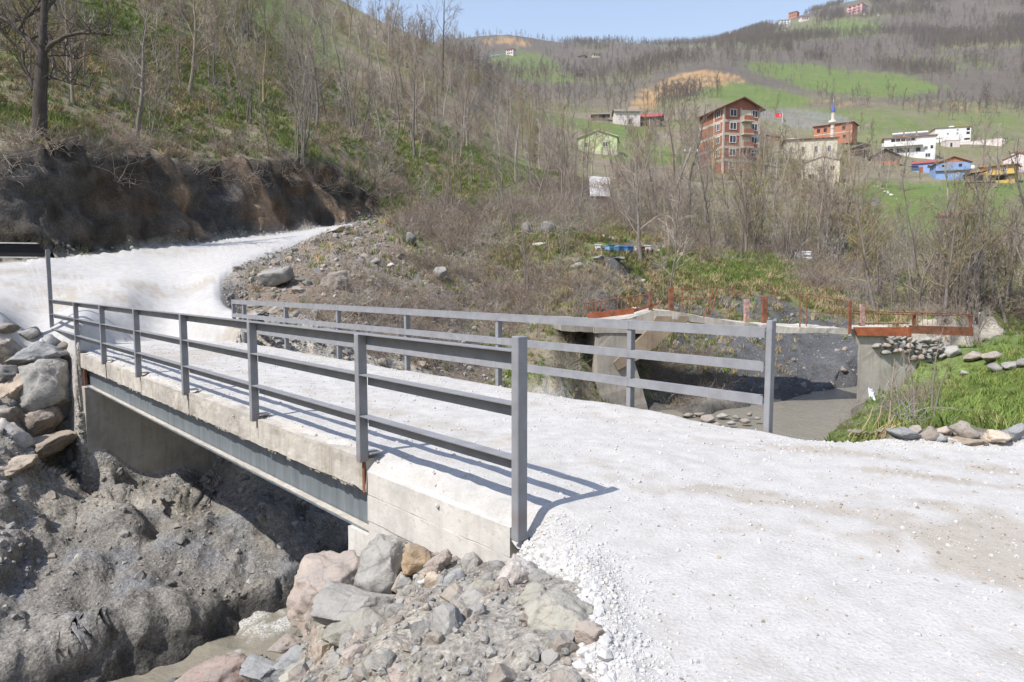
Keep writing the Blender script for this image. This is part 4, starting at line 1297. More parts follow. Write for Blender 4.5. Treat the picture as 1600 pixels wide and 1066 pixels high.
for row, (y0, n_, x0, x1) in enumerate(((531, 9, 1384, 1470), (540, 9, 1366, 1476), (549, 8, 1380, 1470), (557, 5, 1418, 1478))):
    for i in range(n_):
        px = x0 + (x1 - x0) * (i + rw.uniform(.2, .8)) / n_
        a_, z_ = oaz(px, y0)
        rr = math.hypot(*O(a_, -.12, 0)[:2])
        boulder(px, y0 + rw.uniform(-2, 2), rw.uniform(11, 19), rw.uniform(8, 12), rw.choice(['brown','grey','grey','pink']), '%s stone in the %s course of the dry wall above the old abutment' % (ordw[i], cou[row]), GO, rw.uniform(-15, 15), r=rr, name='wall_stone', sub=3)
for a in [(1489,550,32,19,'grey','round grey stone where the dry wall meets the grass'),(1489,566,16,11,'grey','small pale stone under the round grey one beside the dry wall'),(1519,558,36,19,'brown','oval brown grey stone second along the grassy terrace'),
          (1552,558,36,20,'brown','humped brown grey stone on the grassy terrace'),(1557,576,26,16,'grey','grey stone below the humped one on the grass'),(1583,571,30,15,'grey','long grey stone at the right on the grass'),(1604,568,26,15,'grey','grey stone at the picture edge on the grass'),
          (1505,583,16,9,'grey','small grey stone low beside the pale wall'),(1468,573,14,10,'brown','small brown stone on the slope of the pale wall')]:
    boulder(a[0], a[1], a[2], a[3], a[4], a[5], 'stones on the grassy terrace', 0, r=math.hypot(*O(max(oaz(a[0], a[1])[0], 0), -.3, 0)[:2]) if a[0] < 1490 else None, name='stone', sub=3)
GM = 'rocks on the rubble mound'
for a in [(430,433,58,30,'grey','large grey rock on the mound beside the white road',-12),(522,439,46,30,'brown','dark jagged rock in the middle of the mound'),(470,457,30,16,'brown','low rock under the large grey one'),
          (523,362,34,10,'granite','pale flat rock on the crest of the mound'),(540,357,14,12,'brown','small dark rock beside the pale flat one on the crest'),(690,426,26,16,'grey','grey rock on the ridge right of the mound'),(588,408,16,9,'grey','small grey rock halfway across the mound'),
          (610,415,14,8,'granite','small pale rock right of the mound middle'),(440,485,44,22,'brown','brown rock right behind the end of the far railing'),(400,478,26,16,'grey','grey rock at the road corner behind the railing end'),
          (855,356,26,26,'dark','dark rock outcrop above the brambles'),(825,360,20,22,'dark','dark outcrop left of a taller outcrop in the brambles'),(640,375,20,20,'dark','dark overhanging rock under the brambles by the mound crest'),(845,383,26,10,'granite','flat pale rock on the bare slope'),
          (930,405,30,8,'grey','low grey rock under the beehives'),(900,415,20,8,'grey','low grey rock left under the beehives'),(965,404,22,7,'dark','dark low rock beneath the blue beehives')]:
    boulder(a[0], a[1], a[2], a[3] * 1.15, a[4], a[5], GM, a[6] if len(a) > 6 else random.uniform(-18, 18), name='rock', sub=4 if a[2] > 28 else 3)
for i_, a in enumerate(sorted([(1128,650,22,10),(1108,655,26,12),(1150,652,14,8),(1165,658,16,8),(1092,648,18,9),(1142,661,14,7),(1182,654,12,6),(1075,650,20,10),(1120,663,14,7),(1172,648,10,6)])):
    boulder(a[0], a[1], a[2], a[3], rw.choice(['grey','brown','brown']), ordw[i_] + ' stone of those at the water edge below the broken bridge', 'stones at the water edge', 0, r=24.2 + (660 - a[1]) * .12, name='stone', sub=2)
for i in range(16):
    t_ = i / 15
    boulder(1364 + 36 * t_ + rw.uniform(-2, 2), 287 + 24 * t_ + rw.uniform(-4, 4), rw.uniform(2.5, 7), rw.uniform(2, 4.5), rw.choice(['white', 'granite', 'granite']), ordw[i] + ' white stone along the broken row across the green meadow', 'white stones across the meadow', 0, name='stone', sub=2)
# far shelf: stones lying on it
for a in [(12,828,26,22,'blue','flat pale slab on the gravel at the left picture edge'),(112,848,16,16,'brown','brown stone on the gravel shelf'),(122,878,22,26,'green','greenish block on the gravel shelf below the brown stone')]:
    boulder(a[0], a[1], a[2], a[3], a[4], a[5], None, 0, name='stone', sub=3, push=-.1)

# ------------------------------------------------------------------ loose stuff
rg = np.random.default_rng(11)
peb = {m_: [rock_mesh('pebble', 100 + i, 2, 12, .10, ST[m_], True) for i in range(3)] for m_ in ('grey', 'blue', 'tan', 'brown', 'white', 'pink', 'dark')}
M['chalk'] = mat_rand('white_chips', (.475, .465, .445), .12, 30, .9, 0)
wp = [rock_mesh('chip', 130 + i, 1, 9, .08, M['chalk'], True) for i in range(4)]
onroad = sdr > .02
# rubble on the near slope
w = ((tha > -55) & (x < .6) & (r < 8.5) & (sdr < -.02) & (sd_ > shw + .1)) * 1.0
ii, pts = pick(w, 11000, rg)
sc_ = np.clip(.010 * (1 - rg.random(len(pts))) ** -.6, .008, .085)
scatter('rubble', pts + [0, 0, .005], sc_, peb['grey'] * 2 + peb['brown'] + peb['tan'][:1] + peb['brown'] + peb['pink'][:1] + peb['grey'] * 2, rg, .6, label='loose rubble on the bank below the road')
w = ((tha < -5) & (r > 8.5) & (r < 20) & (sdr < -.02) & (sd_ > shw + .4) & ((s_ > 4) | (w_ < -2))) * 1.0
w *= .25 + sstep(-.2, .5, nB)
ii, pts = pick(w, 16000, rg)
sc_ = np.clip(.013 * (1 - rg.random(len(pts))) ** -.5, .012, .11)
scatter('rubble', pts, sc_, peb['grey'] + peb['brown'] + peb['dark'] + peb['grey'], rg, .6, label='gravel and stones on the rock shelf under the bridge')
w = (m_mound + .5 * m_dirtpath + .25 * m_shale) * (1 - m_cut) * (sdr < -.05) * (r > 15) * (r < 60) + ((sdr < -.05) & (sdr > -1.2) & (r > 16) & (r < 52)) * .8 * (1 - m_cut)
ii, pts = pick(w, 10000, rg)
sc_ = np.clip(.022 * (1 - rg.random(len(pts))) ** -.5, .018, .17)
scatter('rubble', pts, sc_, peb['grey'] + peb['brown'] * 2 + peb['tan'][:1] + peb['dark'], rg, .6, label='rubble strewn over the mound and the road edges')
ii, pts = pick(m_cut * (slope > 30) * (r < 58) * (PXv < 640) * (1 - sstep(-.3, .1, sdr)), 420, rg)
scatter('rubble', pts, np.clip(.04 * (1 - rg.random(len(pts))) ** -.45, .03, .28), peb['dark'] + peb['dark'] + peb['brown'], rg, .6, label='stones stuck in the cut bank')
# crushed stone on the road near the camera, heaped at its edges
Pr = np.stack([x, y, Zr], -1)
def pick_road(weight, n):
    w_p = np.where(np.isfinite(weight), weight, 0) * AREA
    ii = rg.choice(len(w_p), n, p=w_p / w_p.sum())
    i, j = ii // NR, ii % NR
    G = Pr.reshape(NCOL, NR, 3); i2, j2 = (i + 1) % NCOL, np.minimum(j + 1, NR - 1)
    a, b = rg.random((n, 1)), rg.random((n, 1))
    return G[i, j] * (1 - a) * (1 - b) + G[i2, j] * a * (1 - b) + G[i, j2] * (1 - a) * b + G[i2, j2] * a * b
fr = (r > 1.5) & (r < 10) & (np.abs(tha) < 42) & (s_ < -2.0)
pts = pick_road(fr * (sdr > -.03) * (.05 + 2.2 * (1 - sstep(.02, .5, sdr))), 20000)
sc_ = np.clip(.0034 * (1 - rg.random(len(pts))) ** -.45, .003, .016)
scatter('gravel', pts, sc_, wp, rg, .7, label='white stone chips on the near road')
pts = pick_road((r < 6) * fr * (sdr > -.32) * (sdr < .12), 3800)
sc_ = np.clip(.008 * (1 - rg.random(len(pts))) ** -.5, .008, .035)
scatter('gravel', pts, sc_, wp, rg, .7, label='coarser white chips spilling over the near road edge')
# chips on the deck
dk = rg.integers(0, len(used), 5000)
pts = xyz[used][dk] + rg.normal(0, .02, (5000, 3)) * [1, 1, 0]
scatter('gravel', pts, np.clip(.006 * (1 - rg.random(5000)) ** -.4, .005, .02), wp, rg, .7, label='white stone chips on the bridge deck')
dark_ch = pick_road(fr * (sdr > .1) * (.1 + tr), 900)
scatter('gravel', dark_ch, np.clip(.004 * (1 - rg.random(900)) ** -.4, .0035, .012), peb['brown'][:2] + peb['tan'][:2], rg, .7, label='brown stone chips pressed into the white road')
# ------------------------------------------------------------------ bare trees
class TB:
    def __init__(self): self.v, self.f = [], []
def tube_np(T, pts, rad, n):
    pts = np.asarray(pts, float); m = len(pts)
    d = np.gradient(pts, axis=0); d /= np.linalg.norm(d, axis=1, keepdims=True) + 1e-9
    ref = np.array([0, 0, 1.0]) if abs(d[0][2]) < .9 else np.array([1.0, 0, 0])
    a = np.cross(d, ref); a /= np.linalg.norm(a, axis=1, keepdims=True) + 1e-9
    b = np.cross(d, a)
    base = len(T.v)
    for i in range(m):
        for k_ in range(n):
            t = 2 * math.pi * k_ / n
            T.v.append(pts[i] + (a[i] * math.cos(t) + b[i] * math.sin(t)) * rad[i])
    for i in range(m - 1):
        for k_ in range(n):
            T.f.append((base + i*n + k_, base + i*n + (k_+1) % n, base + (i+1)*n + (k_+1) % n, base + (i+1)*n + k_))

def grow(rg, p0, d0, length, nseg, wander, up):
    p = np.array(p0, float); d = np.array(d0, float); d /= np.linalg.norm(d)
    pts = [p.copy()]
    for i in range(nseg):
        d = d + rg.normal(0, wander, 3) + np.array([0, 0, up])
        d /= np.linalg.norm(d)
        p = p + d * length / nseg
        pts.append(p.copy())
    return np.array(pts)

def side_dir(rg, d, ang):
    r_ = rg.normal(size=3); r_ -= d * (r_ @ d); r_ /= np.linalg.norm(r_) + 1e-9
    return d * math.cos(ang) + r_ * math.sin(ang)

def gen_tree(seed, h, tr, stems=1, lean=.0, nb=15, l2=5, l3=4, spread=.36, first=.28, twig=.007, upness=.06, far=False):
    rg = np.random.default_rng(seed)
    T, Cn = TB(), TB()
    for s in range(stems):
        az = rg.uniform(0, 6.28)
        tilt = lean if stems == 1 else rg.uniform(.05, .32)
        d0 = np.array([math.cos(az) * tilt, math.sin(az) * tilt, 1.0])
        hh = h * (1 if stems == 1 else rg.uniform(.65, 1.0))
        rad0 = tr * (1 if stems == 1 else rg.uniform(.5, .8))
        off = np.zeros(3) if stems == 1 else np.array([rg.normal(0, .13), rg.normal(0, .13), -.15])
        pts = grow(rg, off + [0, 0, -.2], d0, hh, 10, .06, .03)
        rr = rad0 * (1 - np.linspace(0, 1, 11) ** 1.1 * .9)
        rr[0] *= 1.35
        tube_np(T, pts, rr, 5 if far else 7)
        n1 = max(3, int(nb / (1 if stems == 1 else stems ** .6)))
        for i in range(n1):
            t = first + (1 - first) * (i + rg.random()) / n1
            q = t * 10; a = min(int(q), 9); u = q - a
            p = pts[a] * (1 - u) + pts[a + 1] * u
            dr = pts[a + 1] - pts[a]; dr /= np.linalg.norm(dr)
            L1 = hh * spread * (1.05 - t * .75) * rg.uniform(.6, 1.25)
            b = grow(rg, p, side_dir(rg, dr, rg.uniform(.55, 1.05)), L1, 5, .14, upness)
            r1 = max(twig * 1.2, (rad0 * (1 - t * .9)) * .42)
            tube_np(Cn, b, np.linspace(r1, twig * .8, 6), 3 if far else 4)
            for j in range(l2):
                t2 = .2 + .8 * (j + rg.random()) / l2
                q2 = t2 * 5; a2 = min(int(q2), 4); u2 = q2 - a2
                p2 = b[a2] * (1 - u2) + b[a2 + 1] * u2
                d2 = b[a2 + 1] - b[a2]; d2 /= np.linalg.norm(d2)
                L2 = L1 * .5 * (1.1 - .6 * t2) * rg.uniform(.6, 1.3)
                b2 = grow(rg, p2, side_dir(rg, d2, rg.uniform(.4, .9)), L2, 3, .16, upness * .8)
                tube_np(Cn, b2, np.linspace(max(twig, r1 * .4), twig * .6, 4), 3)
                for l in range(l3):
                    t3 = .25 + .75 * (l + rg.random()) / l3
                    q3_ = t3 * 3; a3 = min(int(q3_), 2); u3 = q3_ - a3
                    p3 = b2[a3] * (1 - u3) + b2[a3 + 1] * u3
                    d3 = b2[a3 + 1] - b2[a3]; d3 /= np.linalg.norm(d3)
                    b3 = grow(rg, p3, side_dir(rg, d3, rg.uniform(.35, .8)), L2 * .55 * rg.uniform(.5, 1.3), 2, .15, upness)
                    tube_np(Cn, b3, [twig * .75, twig * .6, twig * .3], 3)
    return T, Cn

def bark(name, c, c2):
    k = NT(name)
    v = k.coord('Object')
    inf = k.n('ShaderNodeObjectInfo')
    a = k.noise(k.scale(v, (6, 6, 1.2)), 3.0, 4, .65)
    col = k.ramp(a, [(.35, c2), (.65, c)])
    col = k.mix(1.0, col, k.ramp(inf.outputs['Random'], [(0, (.72, .72, .74)), (.5, (1, 1, 1)), (1, (1.3, 1.22, 1.12))]), 'MULTIPLY')
    return k.done(col, .9, k.bump(a, .5, .02))
M['bark'] = bark('grey_bark', (.245, .22, .19), (.13, .115, .10))
M['twig'] = bark('twigs', (.37, .325, .275), (.27, .23, .19))
M['twig_red'] = bark('reddish_twigs', (.36, .295, .245), (.25, .20, .165))
M['twig_pale'] = bark('pale_twigs', (.50, .465, .41), (.34, .31, .27))
M['twig_bud'] = bark('budding_twigs', (.30, .25, .13), (.22, .19, .10))
def to_mesh(T, name, mat):
    me = np_mesh(name, np.array(T.v), np.array(T.f))
    me.materials.append(mat)
    return me

TREES = {}
def tree_kind(key, mat_c, mats_t, **kw):
    T, Cn = gen_tree(**kw)
    TREES[key] = (to_mesh(T, 'trunk', M[mats_t]), to_mesh(Cn, 'crown', M[mat_c]))
for i in range(4):
    tree_kind(('slim', i), ['twig', 'twig_red', 'twig', 'twig_pale'][i], 'bark', seed=200 + i, h=7.0, tr=.06, nb=15, l2=5, l3=3, spread=.30, first=.25, lean=.08, twig=.0075)
for i in range(4):
    tree_kind(('clump', i), ['twig', 'twig_red', 'twig_pale', 'twig'][i], 'bark', seed=230 + i, h=5.0, tr=.05, stems=6 + i % 2, nb=22, l2=4, l3=3, spread=.30, first=.3, twig=.007)
for i in range(4):
    tree_kind(('broad', i), ['twig', 'twig', 'twig_red', 'twig_bud'][i], 'bark', seed=260 + i, h=9.0, tr=.15, nb=17, l2=6, l3=4, spread=.42, first=.22, lean=.05, twig=.011, upness=.1)
for i in range(3):
    tree_kind(('bush', i), ['twig', 'twig_red', 'twig_bud'][i], 'bark', seed=290 + i, h=4.2, tr=.05, stems=9, nb=34, l2=5, l3=4, spread=.38, first=.12, twig=.009)
LAB = {'slim': 'slender bare tree', 'clump': 'bare hazel clump of several thin stems', 'broad': 'bare tree with a spreading twiggy crown', 'bush': 'dense leafless bush'}
CAT = {'slim': 'tree', 'clump': 'tree', 'broad': 'tree', 'bush': 'bush'}
NAME = {'slim': 'bare_tree', 'clump': 'hazel_clump', 'broad': 'bare_tree', 'bush': 'bare_bush'}
BASEH = {'slim': 7.0, 'clump': 5.0, 'broad': 9.0, 'bush': 4.2}
PROTO = {}
def plant(kind, p, h, rg, label, group, tilt=(0, 0), var=None):
    i = rg.integers(0, 4 if kind != 'bush' else 3) if var is None else var
    key = (kind, int(i))
    root = bpy.data.objects.new(NAME[kind], None); COL.objects.link(root)
    root.empty_display_size = .2
    for nm, me in zip(('trunk', 'crown'), TREES[key]):
        c = bpy.data.objects.new(nm, me); COL.objects.link(c); c.parent = root
    s = h / BASEH[kind]
    root.location = p; root.scale = (s, s, s)
    root.rotation_euler = (tilt[0], tilt[1], rg.uniform(0, 6.28))
    return tag(root, label, CAT[kind], group)

rt = np.random.default_rng(21)
# the trees one can single out: (column, row of the foot, height in rows, kind, label)
HERO = [
 (420,235,175,'slim','thin bare tree on the bank top, its foot left of a low green patch'),
 (468,240,215,'clump','tall multi stemmed bare tree on the edge of the cut bank'),
 (340,232,150,'slim','thin tree standing above the bleached roots on the bank'),
 (212,205,130,'slim','thin pale sapling right of the big dark tree on the bank'),
 (235,215,165,'clump','forked sapling on the bank between the big dark tree and the roots'),
 (690,140,150,'broad','tall bare tree rising above the skyline of the spur'),
 (705,335,150,'clump','thin stems beside the brambles at the end of the climbing road'),
 (600,270,120,'clump','leaning bare stems at the end of the cut bank'),
 (640,330,110,'slim','small tree beside the end of the white road'),
 (780,350,140,'slim','slender tree on the shrubby slope behind the mound'),
 (905,330,150,'slim','slender dark tree left of the pale steep track'),
 (962,352,120,'slim','crooked bare tree in front of the pale steep track'),
 (1036,470,150,'slim','slender paired tree behind the broken bridge, left trunk'),
 (1046,478,190,'slim','slender dark tree beside the rusty post of the broken bridge'),
 (1078,335,170,'broad','tall brownish tree left of the brick apartment block'),
 (1050,330,150,'broad','tall bare tree beside the leaning pole'),
 (1185,390,160,'bush','large dense bush above the shale bank'),
 (1165,385,140,'broad','spreading bare tree below the brick apartment block'),
 (1310,395,140,'bush','large round leafless bush beside the white sheet'),
 (1285,385,130,'broad','grey brown bare tree above the shady overhang'),
 (1380,440,150,'bush','tall thicket bush on the bend of the far bank'),
 (1350,420,120,'bush','bush at the lower end of the green meadow'),
 (1440,470,210,'slim','white stemmed thin tree behind the long rusty railing'),
 (1475,480,190,'clump','group of pale saplings behind the right end of the railing'),
 (1530,480,200,'broad','bare tree behind the grassy terrace'),
 (1575,470,190,'broad','dark branched tree at the right of the terrace'),
 (1600,420,170,'broad','bare tree at the right picture edge below the yellow house'),
 (1410,300,95,'broad','bare tree in the green meadow under the white house'),
 (1535,270,95,'broad','bare trees between the blue and the yellow house'),
 (1500,360,80,'broad','bare tree above the brown roofed shed'),
 (1560,290,100,'slim','tall tree in front of the yellow house'),
 (830,455,150,'clump','thin pale stems on the mound behind the railing'),
 (760,470,120,'slim','thin pale sapling rising through the brambles'),
 (745,440,110,'slim','thin sapling on the ridge of the mound'),
 (880,400,120,'clump','saplings left of the beehives'),
 (720,305,160,'slim','thin tree on the lower slope of the spur'),
 (560,215,170,'clump','large cluster of stems in the middle of the spur'),
 (280,120,150,'slim','bare tree higher up on the left slope'),
 (176,60,130,'slim','thin dark trunk below the stony strip high on the slope'),
 (505,90,110,'broad','bare tree high on the spur below the skyline'),
]
for (px, py, hp, kd, lab) in HERO:
    c = hit(px, py)
    dep = c[1] * cp - (c[2] - H) * sp
    t_ = plant(kd, c, max(1.2, hp * dep / FPX), rt, lab, 'trees picked out on the slopes')
    t_.location.z -= .12
# the others, thick on the spur, the brambly slope and along the stream
grassy = np.maximum(jit(m_green), jit(m_bank))
base = INV & (slope < 58) & (sdr < -1.0) & (sd_ > shw + 1.2) & (m_cut < .3) & (r > 20)
zone_t = pbox(-60, 0, 520, 215, 25) * .5 + pbox(480, 60, 880, 330, 30) * .5 + pbox(660, 280, 1000, 360, 20) * .45 + pbox(960, 250, 1420, 420, 25) * .62 + pbox(1330, 360, 1640, 500, 25) * .6 + pbox(1470, 480, 1700, 535, 10) * 1.5 * (r > 26) + pbox(1180, 250, 1640, 330, 20) * .35
zone_t = zone_t * (1 - .78 * grassy) * (1 - m_mound) * (1 - .8 * m_shale) * base * (r < 190) * (1 - .45 * pell(780, 360, 130, 70))
zone_t *= .35 + sstep(-.3, .4, nA)
keep_clear = np.maximum.reduce([pell(933, 224, 40, 22), pell(938, 298, 26, 26), pell(938, 345, 34, 40), pell(1146, 205, 62, 58) * (r > 120), pell(1270, 225, 70, 40) * (r > 140), pell(1420, 228, 60, 34) * (r > 120), pell(1490, 265, 60, 34) * (r > 120), pell(1560, 270, 40, 24) * (r > 120), pell(1510, 325, 170, 48) * .93, pell(1400, 335, 70, 35) * .8, pell(975, 390, 60, 12), pell(500, 470, 150, 90), pell(1230, 34, 50, 14) * (r > 500), pell(1336, 14, 28, 14) * (r > 500), pell(795, 84, 26, 9) * (r > 400), pell(920, 90, 28, 6) * (r > 400)])
zone_t *= 1 - keep_clear
n_ind = 245
ii, pts = pick(zone_t * np.clip(40 / np.maximum(r, 20), .1, 1.2), 920, rt)
order = np.argsort(np.hypot(pts[:, 0], pts[:, 1]))
kinds_p = rt.choice(['slim', 'clump', 'broad', 'bush'], len(pts), p=[.40, .30, .22, .08])
hs = np.where(kinds_p == 'slim', rt.uniform(4.0, 7.5, len(pts)), np.where(kinds_p == 'clump', rt.uniform(3.2, 6.0, len(pts)), np.where(kinds_p == 'broad', rt.uniform(5.0, 9.0, len(pts)), rt.uniform(1.8, 3.6, len(pts)))))
_px, _py = PXv[ii], PYv[ii]
hs = np.where((_px > 1340) & (_py > 330) & (_py < 450), hs * .68, hs)
hs = np.where((_px > 880) & (_px < 1340) & (_py > 270), hs * 1.0, hs)
appar = hs / np.hypot(pts[:, 0], pts[:, 1])
order = np.argsort(-appar)
LMK = [(60,140,'the big dark old tree'),(350,240,'the hanging roots on the bank'),(550,290,'the orange end of the cut bank'),(690,90,'the tall skyline tree'),(500,40,'the top of the spur'),(200,50,'the stony strip high on the slope'),(780,330,'the brambles behind the mound'),
  (938,300,'the pale steep track'),(975,388,'the beehives'),(1060,280,'the leaning pole'),(1146,230,'the brick apartment block'),(1255,400,'the white panels'),(1285,270,'the ruined pale house'),(1380,300,'the white stone row'),(1490,270,'the blue house'),(1560,275,'the yellow house'),(1490,345,'the brown roofed shed'),(1335,495,'the rusty railing'),(1430,490,'the long rusty railing'),(1550,550,'the grassy terrace'),(1040,470,'the broken bridge'),(930,225,'the lime green house'),(1370,440,'the bend of the stream'),(640,320,'the end of the climbing road'),(400,130,'the middle of the left slope'),(1500,420,'the lower edge of the right meadow'),(620,180,'the middle of the spur')]
TINT = {'slim': ['grey', 'reddish', 'greyish', 'pale'], 'clump': ['grey', 'reddish', 'pale', 'greyish'], 'broad': ['grey', 'greyish', 'reddish', 'budding'], 'bush': ['grey', 'reddish', 'budding']}
SHORT = {'slim': 'slender bare tree', 'clump': 'many stemmed bare clump', 'broad': 'spreading bare tree', 'bush': 'leafless bush'}
_seen = {}
def tree_label(kd, vi, px, py, hpx, tx, h):
    d_ = sorted(((px - a) ** 2 + (1.6 * (py - b)) ** 2, a, b, n_) for a, b, n_ in LMK)[:4]
    size = 'tall' if h > (.62 * (9 if kd == 'broad' else 7.5 if kd == 'slim' else 6 if kd == 'clump' else 3.6) + 1.2) else 'small' if h < (.5 * (9 if kd == 'broad' else 7.5 if kd == 'slim' else 6 if kd == 'clump' else 3.6) + .9) else ''
    lean = ' leaning left' if tx < -.07 else ' leaning right' if tx > .07 else ''
    for _, a, b, n_ in d_:
        dx, dy = px - a, py - b
        far_ = 'just ' if math.hypot(dx, dy) < 45 else 'well ' if math.hypot(dx, dy) > 110 else ''
        rel = ('left of' if dx < 0 else 'right of') if abs(dx) > 1.3 * abs(dy) else (('above' if dy < 0 else 'below') if abs(dy) > 1.3 * abs(dx) else ('above and left of' if dx < 0 and dy < 0 else 'above and right of' if dy < 0 else 'below and left of' if dx < 0 else 'below and right of'))
        lab = ('%s %s %s%s %s%s %s' % (size, TINT[kd][vi], SHORT[kd], lean, far_, rel, n_)).strip()
        if lab not in _seen and len(lab.split()) <= 16 and _ is not None:
            _seen[lab] = 1
            return lab
    return ' '.join(lab.split()[:16])
place = ['on the shrubby spur', 'on the left slope above the cut bank', 'in the thicket along the stream', 'among the village gardens', 'on the slope below the village']
for k_ in order[:n_ind]:
    px_, py_ = PXv[ii[k_]], PYv[ii[k_]]
    pl = place[1] if px_ < 500 else place[0] if px_ < 880 and py_ < 340 else place[3] if py_ < 300 else place[4] if py_ < 400 and px_ < 1330 else place[2]
    kd = str(kinds_p[k_])
    vi = int(rt.integers(0, 3 if kd == 'bush' else 4)); tx = rt.normal(0, .07)
    gname = {'slim': 'slender bare trees ', 'clump': 'bare hazel clumps ', 'broad': 'spreading bare trees ', 'bush': 'leafless bushes '}[kd] + pl
    t_ = plant(kd, pts[k_], float(hs[k_]), rt, tree_label(kd, vi, px_, py_, 0, tx, float(hs[k_])), gname, (rt.normal(0, .06), tx), vi)
    t_.location.z -= .15
def joined(key):
    a, b = TREES[key]
    va = np.empty(len(a.vertices) * 3, np.float32); a.vertices.foreach_get('co', va)
    vb = np.empty(len(b.vertices) * 3, np.float32); b.vertices.foreach_get('co', vb)
    def fc(m):
        q_ = np.empty(len(m.loops), np.int32); m.loops.foreach_get('vertex_index', q_); return q_.reshape(-1, 4)
    me = np_mesh('thicket_kind', np.concatenate([va, vb]).reshape(-1, 3), np.concatenate([fc(a), fc(b) + len(a.vertices)]))
    me.materials.append(b.materials[0])
    return me
rest = order[n_ind:]
js = [joined((kd, i)) for kd, n_ in (('slim', 4), ('clump', 4), ('broad', 4), ('bush', 3)) for i in range(n_)]
# sizes are given against a 7 m tree
scatter('woodland', pts[rest] - [0, 0, .15], hs[rest] / 6.2, js, rt, .06, label='further bare trees thick on the near slopes')
# far woods: coarse trees, many
M['wood_far'] = bark('far_wood', (.215, .185, .165), (.15, .13, .115))
M['wood_far_red'] = bark('far_wood_reddish', (.23, .18, .15), (.155, .125, .105))
M['wood_far_bud'] = bark('far_wood_budding', (.22, .205, .11), (.15, .14, .08))
fk = []
for i in range(6):
    T, Cn = gen_tree(seed=330 + i, h=9.0, tr=.12, nb=13, l2=5, l3=3, spread=.36, first=.2, twig=.03, upness=.1, far=True)
    n0 = len(T.v)
    T.v += Cn.v; T.f += [tuple(q_ + n0 for q_ in f) for f in Cn.f]
    me = np_mesh('far_tree_kind', np.array(T.v), np.array(T.f))
    me.materials.append(M[['wood_far', 'wood_far', 'wood_far_red', 'wood_far', 'wood_far_red', 'wood_far_bud'][i]])
    fk.append(me)
wf = ((r > 150) & (r < 1400) & (PXv > -400) & (PXv < 2000)) * 1.0
meadow = np.maximum.reduce([jit(m_green), jit(m_orange), m_grey_slope])
wf *= (1 - .93 * meadow) * (.10 + 1.2 * sstep(-.15, .45, nD + .6 * nA) ** 1.5) * (1 - keep_clear)
wf *= 1 - .8 * pbox(1180, 185, 1640, 300, 15) * (r < 330) 
open_ = np.maximum.reduce([pell(1330, 140, 120, 40) * .7, pell(1480, 150, 160, 40) * .6, pell(850, 110, 90, 30) * .4, pell(1240, 180, 100, 25) * .8, pell(1560, 215, 100, 25) * .7, pell(930, 205, 90, 25) * .8])
wf *= 1 - open_
wf *= np.where(pell(1430, 60, 260, 70) > .2, 1.9, 1)
wf *= np.clip(300 / np.maximum(r, 150), .3, 1.2)
wf *= 1 + 1.9 * pell(1450, 60, 300, 80) + 1.0 * pell(900, 130, 220, 60)
ii, pts = pick(wf, 44000, rt)
scatter('woodland', pts - [0, 0, .3], rt.uniform(.3, 1.0, len(pts)) ** 1.2, fk, rt, .05, label='far bare woods over the hillsides')
# behind and beside the picture, a thinner cover
wb_ = ((r > 60) & (r < 900) & ((PXv < -400) | (PXv > 2000) | (CY < 0))) * np.clip(200 / np.maximum(r, 100), .1, 1)
ii, pts = pick(wb_, 1500, rt)
scatter('woodland', pts - [0, 0, .3], rt.uniform(.55, 1.1, len(pts)), fk, rt, .05, label='bare woods on the slopes beside the view')

